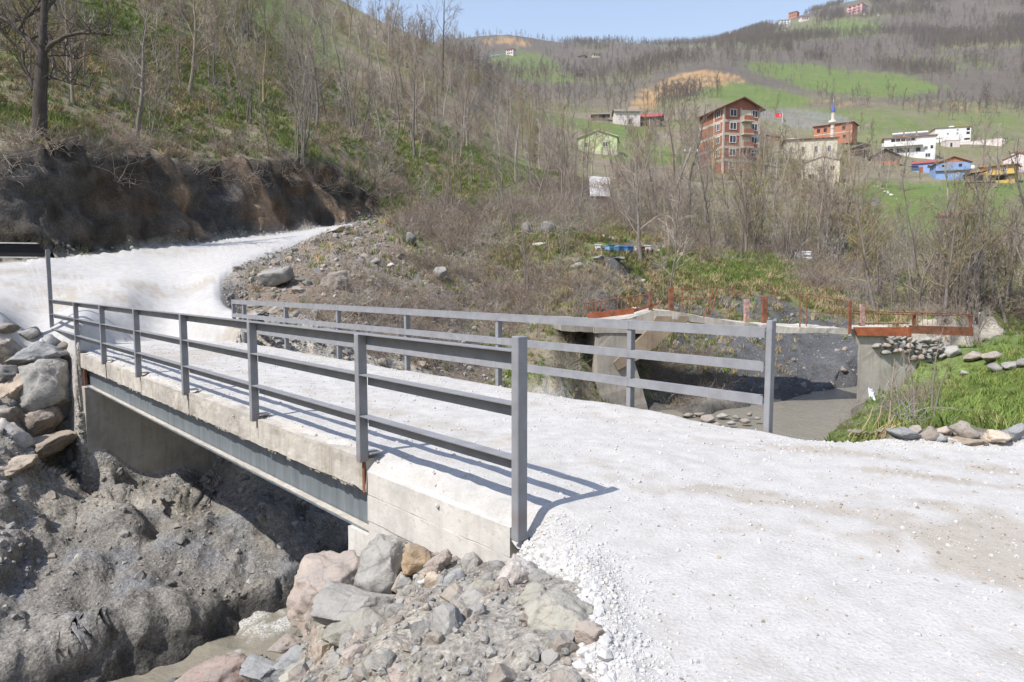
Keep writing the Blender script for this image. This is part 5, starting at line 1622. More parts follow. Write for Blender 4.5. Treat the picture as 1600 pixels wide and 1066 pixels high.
# ------------------------------------------------------------------ the big dark tree on the bank at the left
def big_tree():
    c = hit(60, 222)
    dep = c[1] * cp - (c[2] - H) * sp
    root = empty('old_tree', (c[0], c[1], c[2] - .2), 0, 'big dark old tree with a broken limb on top of the cut bank', 'tree')
    rgb = np.random.default_rng(5)
    def wp_(px, py, off=0.0):
        d = ray(px, py); t = (c[1] + off) / d[1]
        return np.array([d[0] * t - c[0], d[1] * t - c[1], H + d[2] * t - c[2] + .2])
    T = TB()
    def limb(tb, pix, r0, r1, n=8, off=0.0):
        P = [wp_(a, b, off * i / len(pix)) for i, (a, b) in enumerate(pix)]
        # finer, with wobble
        Q = [P[0]]
        for a, b in zip(P[:-1], P[1:]):
            for t in (.33, .66, 1.0):
                Q.append(a + (b - a) * t + rgb.normal(0, .012, 3) * (t < 1) * 2)
        Q = np.array(Q)
        tube_np(tb, Q, np.linspace(r0, r1, len(Q)), n)
        return Q
    m = dep / FPX
    tr_ = limb(T, [(60,240),(60,210),(63,160),(66,90)], 11.5*m, 9*m, 9)
    tr2 = limb(T, [(66,95),(68,60),(69,20),(70,-60),(72,-160)], 7.5*m, 2.4*m, 8)
    wbark = to_mesh(T, 'trunk', M['bark_dark'])
    link('trunk', wbark, None, root)
    Cn = TB()
    limbs = [([(62,86),(45,62),(20,38),(-10,18),(-50,0)], 4.5, 2, .8), ([(66,84),(85,66),(105,55),(130,51),(152,52),(176,54)], 4, 1.3, -.5), ([(28,46),(38,30),(52,18),(70,8),(95,-6)], 2.6, 1, .5), ([(52,140),(44,120),(36,98),(33,78),(10,55),(-20,30)], 3.6, 1.5, 1.0), ([(66,124),(90,124),(115,132),(140,136)], 1.5, .6, .4),
             ([(70,20),(90,-10),(120,-60)], 3, 1.2, .5), ([(69,0),(45,-40),(20,-90)], 3, 1.2, -.5), ([(76,88),(100,86),(122,92)], 1.2, .5, .3)]
    for pix, a, b, off in limbs:
        Q = limb(Cn, pix, a*m, b*m, 7, off)
        for k_ in range(len(Q) * 2):
            q_ = Q[rgb.integers(2, len(Q))]
            d_ = side_dir(rgb, np.array([0, 0, 1.0]), rgb.uniform(.3, 1.6))
            br = grow(rgb, q_, d_, rgb.uniform(.5, 1.6), 4, .2, .05)
            tube_np(Cn, br, np.linspace(.022, .008, 5), 3)
            for _ in range(3):
                br2 = grow(rgb, br[rgb.integers(1, 5)], side_dir(rgb, d_, .7), rgb.uniform(.25, .7), 2, .2, .05)
                tube_np(Cn, br2, [.011, .008, .004], 3)
    link('limbs', to_mesh(Cn, 'limbs', M['bark_dark']), None, root)
M['bark_dark'] = bark('dark_bark', (.115, .098, .082), (.06, .05, .043))
big_tree()

# ------------------------------------------------------------------ undergrowth: twig tangles and grass
def brush_mesh(seed, n, h, mat, spread=.8, rad=.006):
    rg_ = np.random.default_rng(seed); T = TB()
    for i in range(n):
        p0 = np.array([rg_.normal(0, .16), rg_.normal(0, .16), -.05])
        d0 = np.array([rg_.normal(0, spread), rg_.normal(0, spread), 1.0])
        b = grow(rg_, p0, d0, h * rg_.uniform(.5, 1.2), 4, .25, -.07)
        tube_np(T, b, np.linspace(rad * 1.3, rad * .5, 5), 3)
        for _ in range(3):
            q_ = b[rg_.integers(1, 5)]
            b2 = grow(rg_, q_, side_dir(rg_, np.array([0, 0, 1.0]), rg_.uniform(.3, 1.4)), h * .35 * rg_.uniform(.4, 1.2), 2, .25, 0)
            tube_np(T, b2, [rad * .8, rad * .6, rad * .3], 3)
    return to_mesh(T, 'brush_kind', M[mat])
def tuft_mesh(seed, n, h, mat, wid=.008, lean=.5):
    rg_ = np.random.default_rng(seed); V_, F_ = [], []
    for i in range(n):
        a = rg_.uniform(0, 6.28); l = h * rg_.uniform(.5, 1.15); ln = rg_.uniform(.1, 1) * lean
        p0 = np.array([rg_.normal(0, .06), rg_.normal(0, .06), -.02])
        d = np.array([math.cos(a) * ln, math.sin(a) * ln, 1.0]); d /= np.linalg.norm(d)
        sd = np.array([-math.sin(a), math.cos(a), 0]) * wid
        p1 = p0 + d * l * .55; d2 = d + np.array([math.cos(a), math.sin(a), -.3]) * lean * .7; d2 /= np.linalg.norm(d2); p2 = p1 + d2 * l * .5
        b = len(V_)
        V_ += [p0 - sd, p0 + sd, p1 + sd * .7, p1 - sd * .7, p2 + sd * .12, p2 - sd * .12]
        F_ += [(b, b+1, b+2, b+3), (b+3, b+2, b+4, b+5)]
    me = np_mesh('tuft_kind', np.array(V_), np.array(F_), False)
    me.materials.append(M[mat])
    return me
def leafmat(name, c, var=.3):
    k = NT(name)
    inf = k.n('ShaderNodeObjectInfo')
    a = k.noise(k.pos(), .9, 4, .6)
    col = k.ramp(a, [(.3, tuple(q_ * (1 - var) for q_ in c)), (.7, tuple(q_ * (1 + var) for q_ in c))])
    col = k.mix(1.0, col, k.ramp(inf.outputs['Random'], [(0, (.7, .75, .7)), (1, (1.35, 1.25, 1.2))]), 'MULTIPLY')
    return k.done(col, .75)
M['grass'] = leafmat('fresh_grass', (.16, .225, .055))
M['grass2'] = leafmat('yellow_green_grass', (.17, .19, .06))
M['straw'] = leafmat('dry_grass', (.36, .29, .17))
M['bramble'] = bark('bramble_canes', (.29, .235, .185), (.19, .15, .12))
gk = [tuft_mesh(400 + i, 26, .26, m_, .010, .6) for i, m_ in enumerate(['grass', 'grass', 'grass2', 'grass'])]
dk_ = [tuft_mesh(410 + i, 22, .36, 'straw', .008, 1.0) for i in range(3)]
bk = [brush_mesh(420 + i, 22, .95, ['bramble', 'twig', 'twig_red', 'bramble', 'twig_pale'][i], 1.0, .006) for i in range(5)]
inpic = INV & (PYv > -60)
_hv = 1 - pell(975, 390, 70, 9)
wg = _hv * inpic * (r < 90) * (jit(m_green) * 1.0 + .2 + .4 * pell(780, 350, 170, 90)) * (sdr < -.4) * (sd_ > shw + .6) * (m_cut < .35) * (1 - .85 * m_mound) * (1 - m_gorge * (1 - jit(m_bank))) * ~((r < 19) & (x < 1.5)) * (1 - .8 * m_shale) * np.clip(25 / np.maximum(r, 10), .2, 1.2)
ii, pts = pick(wg, 36000, rt); scatter('grass', pts, rt.uniform(.5, 1.2, len(pts)) * np.clip(np.hypot(pts[:, 0], pts[:, 1]) / 30, .8, 1.5), gk, rt, .25, label='green grass tufts on the slopes')
wg = inpic * jit(m_bank) * (r < 30) * (sdr < -.15)
ii, pts = pick(wg, 19000, rt); scatter('grass', pts, rt.uniform(.08, .28, len(pts)), gk, rt, .3, label='short green growth on the grassy bank')
wd = _hv * inpic * (r < 75) * (.25 + sstep(-.1, .5, nB)) * (sdr < -.6) * (sd_ > shw + .8) * (m_cut < .5) * (1 - .8 * m_mound) * (1 - m_gorge) * ~((r < 19) & (x < 1.5)) * (1 - .7 * m_shale) * np.clip(25 / np.maximum(r, 10), .2, 1.2) * (1 - .96 * jit(m_bank))
ii, pts = pick(wd, 12000, rt); scatter('grass', pts, rt.uniform(.5, 1.3, len(pts)) * np.clip(np.hypot(pts[:, 0], pts[:, 1]) / 30, .8, 1.5), dk_, rt, .3, label='dry straw grass on the slopes')
wbr = np.maximum.reduce([pell(760, 400, 130, 90) * .28, pell(860, 500, 110, 90) * .5, pell(700, 360, 80, 40) * .7, pell(650, 530, 90, 60) * .6, pell(1060, 590, 70, 50) * .8, pell(900, 330, 120, 40), pell(350, 245, 200, 28) * .28, pell(580, 300, 70, 40), pell(110, 225, 120, 25) * .6,
                         pell(1150, 380, 120, 40) * .5, pell(1300, 420, 100, 40) * .5, pell(1500, 460, 150, 40) * .5, pell(1310, 665, 30, 25) * .3, pell(1420, 640, 40, 40) * .12, pell(600, 200, 200, 110) * .16, pell(260, 150, 240, 80) * .08, pell(1010, 330, 90, 40) * .6, pell(560, 470, 60, 40) * .3, pell(520, 500, 60, 50) * .25])
wbr *= _hv * inpic * (r < 110) * (sdr < -.6) * (sd_ > shw + .7) * (.3 + sstep(-.3, .4, nB)) * np.clip(30 / np.maximum(r, 12), .25, 1.3) * (1 - .7 * jit(m_green)) * (m_cut < .6)
ii, pts = pick(wbr, 3300, rt); scatter('undergrowth', pts, rt.uniform(.5, 1.25, len(pts)) * np.clip(np.hypot(pts[:, 0], pts[:, 1]) / 35, .8, 1.5), bk, rt, .35, label='brown brambles and dead twigs')
# roots and dead branches hanging over the cut bank
hang = [brush_mesh(440 + i, 12, 1.5, ['twig', 'bramble', 'bark'][i], 1.6, .009) for i in range(3)]
wh = inpic * np.exp(-((PYv - np.interp(PXv, [p_[0] for p_ in BANK], [p_[3] for p_ in BANK]) - 14) / 16) ** 2) * (r > 25) * (r < 56) * (PXv < 600)
ii, pts = pick(wh, 60, rt); scatter('roots', pts, rt.uniform(.5, 1.2, len(pts)), hang, rt, .9, label='roots and dead twigs hanging over the cut bank')
# ------------------------------------------------------------------ the village
def plaster(name, c, st=.35):
    return mat_rand(name, c, .14, .9, .9, 0, .2, None)
M['glass'] = NT('window_glass').done((.05, .06, .07), .12)
M['w_frame'] = mat_rand('white_frame', (.72, .72, .72), .05, 2, .6, 0)
M['opening'] = mat_rand('dark_opening', (.045, .04, .038), .3, 2, .9, 0)
M['white_wall'] = plaster('white_plaster', (.74, .735, .72))
M['cream_wall'] = plaster('cream_plaster', (.62, .56, .44))
M['lime_wall'] = plaster('lime_green_plaster', (.52, .60, .33))
M['blue_wall'] = plaster('light_blue_plaster', (.25, .36, .58))
M['yellow_wall'] = plaster('ochre_yellow_plaster', (.60, .41, .12))
M['pink_wall'] = plaster('pink_plaster', (.62, .36, .35))
M['pinkwhite'] = plaster('pinkish_white_plaster', (.66, .58, .56))
M['wood_wall'] = mat_rand('weathered_boards', (.19, .15, .12), .4, 3, .9, 0)
M['tile_roof'] = mat_rand('clay_tile_roof', (.36, .19, .125), .35, 2.5, .9, 0)
M['red_roof'] = mat_rand('red_sheet_roof', (.34, .085, .08), .2, 1.5, .7, 0)
M['brown_roof'] = mat_rand('brown_sheet_roof', (.20, .085, .065), .25, 1.5, .7, 0)
M['grey_roof'] = mat_rand('grey_sheet_roof', (.42, .43, .45), .2, 1.5, .5, 0)
M['old_roof'] = mat_rand('old_shingle_roof', (.21, .18, .15), .35, 3, .95, 0)
k = NT('village_brick')
v = k.coord('Object')
br = k.n('ShaderNodeTexBrick', i={'Scale': 1.0, 'Mortar Size': .012, 'Brick Width': .3, 'Row Height': .2, 'Color1': (.40, .135, .07, 1), 'Color2': (.33, .11, .06, 1), 'Mortar': (.36, .26, .2, 1)})
mpx = k.n('ShaderNodeMapping'); mpx.inputs['Rotation'].default_value = (math.pi / 2, 0, .4); k.l(v, mpx.inputs['Vector']); k.l(mpx.outputs[0], br.inputs['Vector'])
M['brick'] = k.done(k.mix(k.ramp(k.noise(v, .7, 4), [(.35, .0), (.7, .35)]), br.outputs[0], (.22, .10, .07)), .9)
M['brick_orange'] = mat_rand('orange_hollow_brick', (.46, .19, .115), .18, 2.5, .9, 0)
M['band'] = mat_rand('pale_concrete_band', (.52, .45, .38), .2, 2, .9, 0)
M['blue_paint'] = mat_rand('blue_paint', (.05, .17, .42), .2, 4, .6, 0)
M['lightblue'] = mat_rand('light_blue_paint', (.17, .42, .62), .15, 4, .6, 0)
M['minaret_blue'] = mat_rand('blue_cone_roof', (.10, .12, .36), .2, 2, .5, 0)
M['pole_wood'] = mat_rand('grey_pole_wood', (.26, .235, .20), .25, 3, .9, 0)
M['solar'] = mat_rand('dark_solar_panel', (.10, .08, .14), .2, 2, .25, 0)

class House:
    def __init__(s, name, px, py, W, D, Hh, yaw, wall, label, cat='house', group='village houses', r=None, sink=1.2, sc=None):
        c = hit(px, py) if r is None else at_r(px, py, r)
        s.W, s.D, s.Hh, s.wall = W, D, Hh, wall
        s.root = empty(name, (c[0], c[1], c[2]), -math.atan2(c[0], c[1]) + math.radians(yaw), label, cat, group)
        # stand the house so that its visible front is at the surveyed spot
        back = Matrix.Rotation(s.root.rotation_euler.z, 4, 'Z') @ Vector((0, D / 2, 0))
        s.root.location += back * .6
        s.sink = sink
        sc = sc or (.66 if px > 1195 and py > 205 else 1.0)
        s.root.scale = (sc, sc, sc)
        s.px = (c[1] * cp - (c[2] - H) * sp) / FPX      # metres per photo pixel here
        MB().box(-W/2, W/2, -D/2, D/2, -sink, Hh).build('wall', M[wall], s.root)
    def gable(s, rise, over=.4, mat='tile_roof', axis='x', thick=.14, gmat=None):
        """axis = direction of the ridge"""
        W, D, h = s.W, s.D, s.Hh
        a, l = (D, W) if axis == 'x' else (W, D)
        e = over; k_ = rise / (a / 2)
        poly = [(-a/2 - e, h - e*k_), (0, h + rise), (a/2 + e, h - e*k_), (a/2 + e, h - e*k_ + thick), (0, h + rise + thick), (-a/2 - e, h - e*k_ + thick)]
        mb = MB()
        ax = 0 if axis == 'x' else 1
        # two slopes, each a slab
        for pl in ([poly[0], poly[1], poly[4], poly[5]], [poly[1], poly[2], poly[3], poly[4]]):
            mb.prism(pl, -l/2 - e, l/2 + e, ax)
        s.roof = mb.build('roof', M[mat], s.root)
        mb = MB(); mb.prism([(-a/2 + .02, h), (a/2 - .02, h), (0, h + rise - .03)], -l/2 + .02, l/2 - .02, ax)
        mb.build('gable', M[gmat or s.wall], s.root)
        return s
    def hip(s, rise, over=.5, mat='tile_roof', t=.15):
        W, D, h = s.W/2 + over, s.D/2 + over, s.Hh
        rl = max(0.3, W - D)
        v = [(-W,-D,h),(W,-D,h),(W,D,h),(-W,D,h),(-W,-D,h+t),(W,-D,h+t),(W,D,h+t),(-W,D,h+t),(-rl,0,h+rise),(rl,0,h+rise)]
        mb = MB(); mb.add(v, [(0,3,2,1),(0,1,5,4),(1,2,6,5),(2,3,7,6),(3,0,4,7),(4,5,9,8),(5,6,9),(6,7,8,9),(7,4,8)])
        s.roof = mb.build('roof', M[mat], s.root)
        return s
    def flat(s, mat='band', over=.25, t=.25):
        s.roof = MB().box(-s.W/2 - over, s.W/2 + over, -s.D/2 - over, s.D/2 + over, s.Hh + .003, s.Hh + t).build('roof', M[mat], s.root)
        return s
    def shed(s, rise, over=.4, mat='grey_roof', t=.1):
        W, D, h = s.W/2 + over, s.D/2 + over, s.Hh
        mb = MB(); mb.hexa([(-W,-D,h+.01),(W,-D,h+rise),(W,D,h+rise),(-W,D,h+.01)], [(-W,-D,h+t),(W,-D,h+rise+t),(W,D,h+rise+t),(-W,D,h+t)])
        s.roof = mb.build('roof', M[mat], s.root)
        return s
    def win(s, face, u, z, w, h, frame='w_frame', pane='glass', name='window', cross=True):
        """u from -.5 to .5 along the face, z of the middle"""
        t = .09
        def place(mb, x0, x1, z0, z1, d0, d1):
            if face == 'F': mb.box(u*s.W + x0, u*s.W + x1, -s.D/2 - d1, -s.D/2 - d0, z + z0, z + z1)
            elif face == 'L': mb.box(-s.W/2 - d1, -s.W/2 - d0, u*s.D + x0, u*s.D + x1, z + z0, z + z1)
            else: mb.box(s.W/2 + d0, s.W/2 + d1, u*s.D + x0, u*s.D + x1, z + z0, z + z1)
        mb = MB()
        f = .12
        place(mb, -w/2, w/2, h/2 - f, h/2, -.05, t); place(mb, -w/2, w/2, -h/2, -h/2 + f, -.05, t)
        place(mb, -w/2, -w/2 + f, -h/2 + f, h/2 - f, -.05, t); place(mb, w/2 - f, w/2, -h/2 + f, h/2 - f, -.05, t)
        if cross: place(mb, -.05, .05, -h/2 + f, h/2 - f, -.05, t - .02)
        o = mb.build(name, M[frame], s.root)
        mb = MB(); place(mb, -w/2 + f, w/2 - f, -h/2 + f, h/2 - f, -.04, .03)
        mb.build('pane', M[pane], o)
        return o
    def hole(s, face, u, z, w, h, name='opening'):
        mb = MB()
        if face == 'F': mb.box(u*s.W - w/2, u*s.W + w/2, -s.D/2 - .03, -s.D/2 + .1, z - h/2, z + h/2)
        elif face == 'L': mb.box(-s.W/2 - .03, -s.W/2 + .1, u*s.D - w/2, u*s.D + w/2, z - h/2, z + h/2)
        else: mb.box(s.W/2 - .1, s.W/2 + .03, u*s.D - w/2, u*s.D + w/2, z - h/2, z + h/2)
        return mb.build(name, M['opening'], s.root)
    def box(s, name, mat, *a):
        return MB().box(*a).build(name, M[mat], s.root)

# lime green house on the meadow
h = House('house', 934, 238, 9.6, 8, 3.4, -4, 'lime_wall', 'lime green gabled house alone on the bright meadow', r=None, sc=.9)
h.gable(1.7, .35, 'lime_wall', 'y', .16)
for u, z, w in ((-.26, 1.6, 1.3), (.2, 1.6, 1.3)): h.win('F', u, z, w, 1.3)
h.win('F', .0, 4.1, .8, 1.0); h.box('base', 'band', -4.85, 4.85, -4.05, -4.0, -1.0, .1)
for u in (-.2, .2): h.win('R', u, 1.6, 1.1, 1.2)
# brick apartment block
c0_ = hit(1150, 268); k0 = (c0_[1] * cp - (c0_[2] - H) * sp) / FPX
W_, FH = 62 * k0 / math.cos(math.radians(33)) * .92, 21.5 * k0
ap = House('apartment_block', 1150, 268, W_, 52 * k0 / math.sin(math.radians(33)) * .78, FH * 4.75, 33, 'brick', 'tall red brick apartment block with pale concrete bands and balconies', 'building', None, None, 6, .92)
ap.gable(2.0, .9, 'brown_roof', 'y', .22)
for f_ in range(5):
    z_ = f_ * FH + FH * .75 - .1
    for nm, bx in (('floor_band', (-W_/2 - .06, W_/2 + .06, -ap.D/2 - .06, -ap.D/2, z_ - .28, z_ + .28)), ('floor_band', (-W_/2 - .06, -W_/2, -ap.D/2 + .002, ap.D/2 + .06, z_ - .28, z_ + .28))):
        if f_ < 4: ap.box(nm, 'band', *bx)
    zc = z_ - FH * .5 + 0.25
    ap.win('F', -.24, zc + .1, 1.7, 1.6); ap.win('F', .36, zc + .1, 1.5, 1.6)
    if f_ > 0: ap.win('L', -.28, zc + .1, 1.5, 1.6)
    if f_ >= 2:
        ap.box('balcony_floor', 'band', W_*-.02, W_*.26, -ap.D/2 - 1.3, -ap.D/2 - .062, z_ - FH - .12, z_ - FH + .14)
        b_ = ap.box('balcony_parapet', 'brick', W_*-.02, W_*.26, -ap.D/2 - 1.3, -ap.D/2 - 1.15, z_ - FH + .142, z_ - FH + 1.1)
        ap.box('balcony_wall', 'cream_wall', W_*-.018, W_*.258, -ap.D/2 - .055, -ap.D/2 - .01, z_ - FH + .3, z_ - .3)
        ap.hole('F', .07, zc - .1, 1.1, 2.0, 'balcony_door')
        ap.root.children[-1].location.y -= .06
for xx, yy in ((-W_/2, -ap.D/2), (W_/2, -ap.D/2), (-W_/2, ap.D/2), (-W_/2, -ap.D*.12)):
    ap.box('column', 'band', xx - .3 * (xx > 0) - .09 * (xx < 0), xx + .3 * (xx < 0) + .09 * (xx > 0), yy - .09 * (yy < 0), yy + .35, -5.5, FH * 4.74)
ap.box('column', 'band', -W_*.05, -W_*.02, -ap.D/2 - .075, -ap.D/2, -5.5, FH * 4.74)
# small brick house behind it
h = House('house', 1206, 222, 6.5, 6, 3.0, 20, 'brick', 'low brick house with a grey roof behind the apartment block'); h.shed(-.9, .4, 'grey_roof'); h.win('F', -.2, 1.6, 1.1, 1.0); h.win('F', .25, 1.6, 1.1, 1.0)
# pink white old house and red roofed one far left of it
h = House('house', 980, 196, 8.0, 6, 4.2, 10, 'pinkwhite', 'old white house with a grey roof beside the red roofed barn'); h.gable(1.3, .5, 'old_roof', 'x')
for u in (-.3, .0, .3): h.win('F', u, 2.9, .9, 1.0)
h.hole('F', .1, .9, 1.2, 1.6, 'door'); h.box('chimney', 'band', 1.0, 1.6, -.3, .3, 4.6, 6.2)
h = House('barn', 1014, 197, 7.6, 6, 2.8, -6, 'wood_wall', 'barn with a red sheet roof on the meadow edge', 'barn'); h.gable(1.5, .6, 'red_roof', 'x'); h.hole('F', -.2, 1.0, 1.6, 1.8, 'door'); h.hole('F', .25, 1.6, 1.0, .8)
h = House('hut', 938, 187, 5.5, 4, 1.6, 0, 'wood_wall', 'low dark hut above the meadow left of the old white house', 'hut'); h.gable(.7, .5, 'old_roof', 'x'); h.hole('F', .2, .8, .9, 1.2, 'door')
# mosque, minaret and unfinished brick house
h = House('house', 1301, 222, 15.2, 9, 7.2, -14, 'brick_orange', 'unfinished orange brick house with empty window holes behind the minaret'); h.hip(1.2, .7, 'brown_roof')
for u in (-.38, -.2, .28): h.hole('F', u, 5.3, 1.3, 1.6)
h.box('floor_band', 'band', -7.66, 7.66, -4.56, -4.5, 3.3, 3.7); h.hole('F', -.3, 1.6, 1.6, 1.6); h.hole('F', .3, 1.6, 1.2, 1.6)
h = House('mosque', 1266, 250, 17.0, 10, 7.0, 8, 'cream_wall', 'cream walled mosque hall under the blue tipped minaret', 'mosque'); h.flat('brown_roof', .5, .35)
for u in (-.38, -.15, .1, .35): h.win('F', u, 3.6, 1.1, 2.2)
h.win('R', -.2, 3.6, 1.0, 2.2); h.box('parapet', 'cream_wall', -8.6, -4, -5.2, -4.8, 7.36, 7.7)
def minaret():
    c = hit(1300, 248); r_ = math.hypot(c[0], c[1]) + 7
    b = at_r(1300, 222, r_); k_ = (b[1] * cp - (b[2] - H) * sp) / FPX
    root = empty('minaret', (b[0], b[1], b[2] - 26 * k_), 0, 'slim cream minaret with one balcony and a blue pointed cap', 'minaret')
    z0 = 0; zz = lambda py: (222 - py) * k_ + 26 * k_
    mb = MB(); mb.tube([(0,0,-1), (0,0,zz(195))], [3.1*k_, 2.9*k_], 12); mb.build('shaft', M['cream_wall'], root)
    mb = MB(); mb.tube([(0,0,zz(195)), (0,0,zz(193)), (0,0,zz(192.6)), (0,0,zz(189.5)), (0,0,zz(189.4))], [3*k_, 5.6*k_, 6.2*k_, 6.2*k_, 5.6*k_], 12); mb.build('balcony', M['white_wall'], root)
    mb = MB(); mb.tube([(0,0,zz(189.6)), (0,0,zz(176.5))], [2.7*k_, 2.6*k_], 12); mb.build('upper_shaft', M['cream_wall'], root)
    mb = MB(); mb.tube([(0,0,zz(176.6)), (0,0,zz(174)), (0,0,zz(161))], [3.4*k_, 3.0*k_, .35*k_], 12); mb.build('cap', M['minaret_blue'], root)
    mb = MB(); mb.tube([(0,0,zz(161.5)), (0,0,zz(156))], [.35*k_, .2*k_], 6); mb.build('finial', M['w_frame'], root)
    for py in (212, 202): 
        mb = MB(); mb.tube([(0,0,zz(py)), (0,0,zz(py - 1.2))], [3.4*k_, 3.3*k_], 12); mb.build('ring', M['band'], root)
minaret()
h = House('house', 1284, 282, 9.2, 7, 5.2, -10, 'cream_wall', 'ruined pale house with an empty porch below the mosque'); h.gable(1.4, .2, 'old_roof', 'y')
h.hole('F', -.05, 3.2, 1.0, 1.2); h.hole('F', .3, 3.2, 1.0, 1.2); h.hole('F', -.3, 1.0, 1.6, 1.8, 'door'); h.box('porch_roof', 'old_roof', -7.4, -4.62, -3.4, 2, 2.6, 2.8); h.box('porch_post', 'band', -7.2, -6.9, -3.3, -3.0, -1.5, 2.598)
h = House('barn', 1334, 246, 7.0, 6, 2.6, -18, 'wood_wall', 'dark open barn with a slanting grey roof right of the mosque', 'barn'); h.shed(2.0, .5, 'grey_roof'); h.hole('F', .15, 1.2, 4.0, 2.0); 
h = House('barn', 1382, 258, 9.5, 7, 3.0, 4, 'wood_wall', 'old barn with a low brown gable in front of the white house', 'barn'); h.gable(2.6, .7, 'old_roof', 'y'); h.box('lower_wall', 'brick_orange', -4.4, 4.0, -3.56, -3.5, -1.2, 1.3); h.hole('F', .3, .7, 1.2, 1.5, 'door')
# white three storey house with solar heaters
h = House('house', 1420, 247, 17.5, 9, 8.0, 6, 'white_wall', 'large white house with three solar water tanks on its roof'); h.hip(1.3, .6, 'tile_roof')
h.box('balcony_floor', 'white_wall', -9.6, 4.4, -6.2, -4.51, 4.5, 4.8); h.box('balcony_parapet', 'white_wall', -9.6, 4.4, -6.2, -6.05, 4.803, 5.9); h.hole('F', -.12, 7.0, 8.6, 1.1, 'balcony_opening')
for i in range(6): h.box('balcony_post', 'w_frame', -6.6 + i * 1.7, -6.42 + i * 1.7, -4.62, -4.535, 6.4, 7.6)
h.win('F', -.12, 3.0, 4.6, 1.9); h.win('F', -.36, 3.3, 1.6, 1.3); h.win('F', .32, 3.4, 1.2, 1.4); h.hole('F', .43, 3.6, .9, 1.2); h.win('F', .36, .6, 1.8, 1.5); h.hole('F', .17, 3.0, 1.6, 1.5)
for i in range(3):
    x0 = -5.8 + i * 4.3
    tk = MB(); tk.tube([(x0, -1.4, 9.95), (x0 + 3.6, -1.4, 9.95)], .42, 8); tk = tk.build('solar_tank', M['w_frame'], h.root)
    mb = MB(); mb.hexa([(x0, -3.4, 8.75), (x0 + 3.6, -3.4, 8.75), (x0 + 3.6, -1.6, 9.55), (x0, -1.6, 9.55)], [(x0, -3.45, 8.85), (x0 + 3.6, -3.45, 8.85), (x0 + 3.6, -1.65, 9.65), (x0, -1.65, 9.65)]); mb.build('solar_panel', M['solar'], h.root)
# white house higher up with shed and long wall
h = House('house', 1488, 221, 14.0, 8, 6.0, 16, 'white_wall', 'plain white house higher on the slope above a long pale wall'); h.hip(.8, .35, 'tile_roof')
for z_ in (5.0, 3.3): h.hole('F', .42, z_, 1.3, 1.1)
h.hole('F', .40, .7, 2.2, .8)
for u in (-.15, .12): h.win('F', u, 3.4, .9, .9)
h.win('F', .12, 5.0, .8, .9); h.box('chimney', 'white_wall', -.6, 1.2, -.6, .6, 6.3, 7.4)
h = House('shed', 1488, 231, 5.6, 4, 3.0, 26, 'pinkwhite', 'small pale shed in front of the plain white house', 'shed'); h.flat('band', .1, .15); h.hole('F', -.1, 1.2, .8, 1.6, 'door')
h = House('garden_wall', 1528, 228, 17, .4, 2.2, -2, 'pinkwhite', 'long pale garden wall right of the plain white house', 'wall', None); h.flat('band', .05, .12)
h = House('shed', 1562, 226, 3.4, 3, 2.4, -10, 'pinkwhite', 'tiny shed at the right end of the long pale wall', 'shed'); h.flat('old_roof', .3, .15); h.hole('F', .25, 1.1, .9, 1.5, 'door')
# blue houses, yellow house and their yards
h = House('house', 1488, 281, 9.6, 8, 5.4, 14, 'blue_wall', 'light blue two storey house with a clay tile gable roof'); h.gable(1.8, .5, 'tile_roof', 'y', .16, 'brick_orange')
h.hole('F', .2, 4.4, .9, .9); h.hole('F', -.3, 4.4, .7, .7); h.win('F', .15, 1.7, .9, .9); h.hole('F', .4, 1.1, .9, 1.8, 'door'); h.box('floor_ledge', 'old_roof', -5.0, 5.0, -4.5, -4.01, 2.75, 2.95); h.hole('L', .0, 4.2, .8, .8)
dish = MB(); dish.tube([(5.1, -4.6, 3.6), (5.06, -4.75, 3.62)], [.1, .6], 10); dish.build('satellite_dish', M['w_frame'], h.root)
h = House('house', 1442, 270, 6.8, 5, 3.2, -6, 'blue_wall', 'small blue house with a reddish roof left of the two storey blue house'); h.gable(.9, .4, 'red_roof', 'x'); h.hole('F', .25, 1.9, .8, .9); h.box('door', 'rust_orange', -1.2, .0, -2.54, -2.5, .0, 2.0); h.box('porch_canopy', 'blue_paint', -3.9, -1.4, -3.6, -2.51, 2.3, 2.45)
h = House('house', 1558, 283, 9.0, 7, 4.6, -8, 'yellow_wall', 'ochre yellow house with a flat brown roof and two white windows'); h.hip(.9, .8, 'tile_roof')
for u in (-.24, .2): h.win('F', u, 3.3, 1.0, 1.3)
h.hole('F', .12, .8, 2.6, 1.3, 'door'); h.box('balcony_floor', 'old_roof', -2.4, 4.8, -4.6, -3.51, 1.65, 1.85)
h = House('shed', 1525, 284, 5.0, 4, 2.4, 12, 'wood_wall', 'dark wooden shed between the blue and the yellow house', 'shed'); h.shed(.8, .5, 'tile_roof'); h.hole('F', .1, 1.1, 2.4, 1.6, 'door')
h = House('canopy', 1532, 292, 7.0, 2.5, 1.6, 8, 'wood_wall', 'low lean-to with a pale green sheet roof below the yellow house', 'shed'); M['green_sheet'] = mat_rand('pale_green_sheet', (.27, .44, .38), .2, 2, .6, 0); h.shed(-.3, .3, 'green_sheet')
h = House('house', 1592, 268, 9.5, 7, 4.6, -20, 'pinkwhite', 'grey white house at the right picture edge behind the yellow house'); h.gable(1.8, .4, 'tile_roof', 'y'); h.hole('F', -.2, 3.0, .9, 1.1); h.hole('F', .2, 3.0, .9, 1.1)
h = House('shed', 1490, 349, 4.2, 3.4, 1.6, 10, 'wood_wall', 'low brown roofed shed in the thicket at the right', 'shed'); h.gable(.6, .4, 'brown_roof', 'x'); h.hole('F', .0, .7, 1.2, 1.1, 'door')
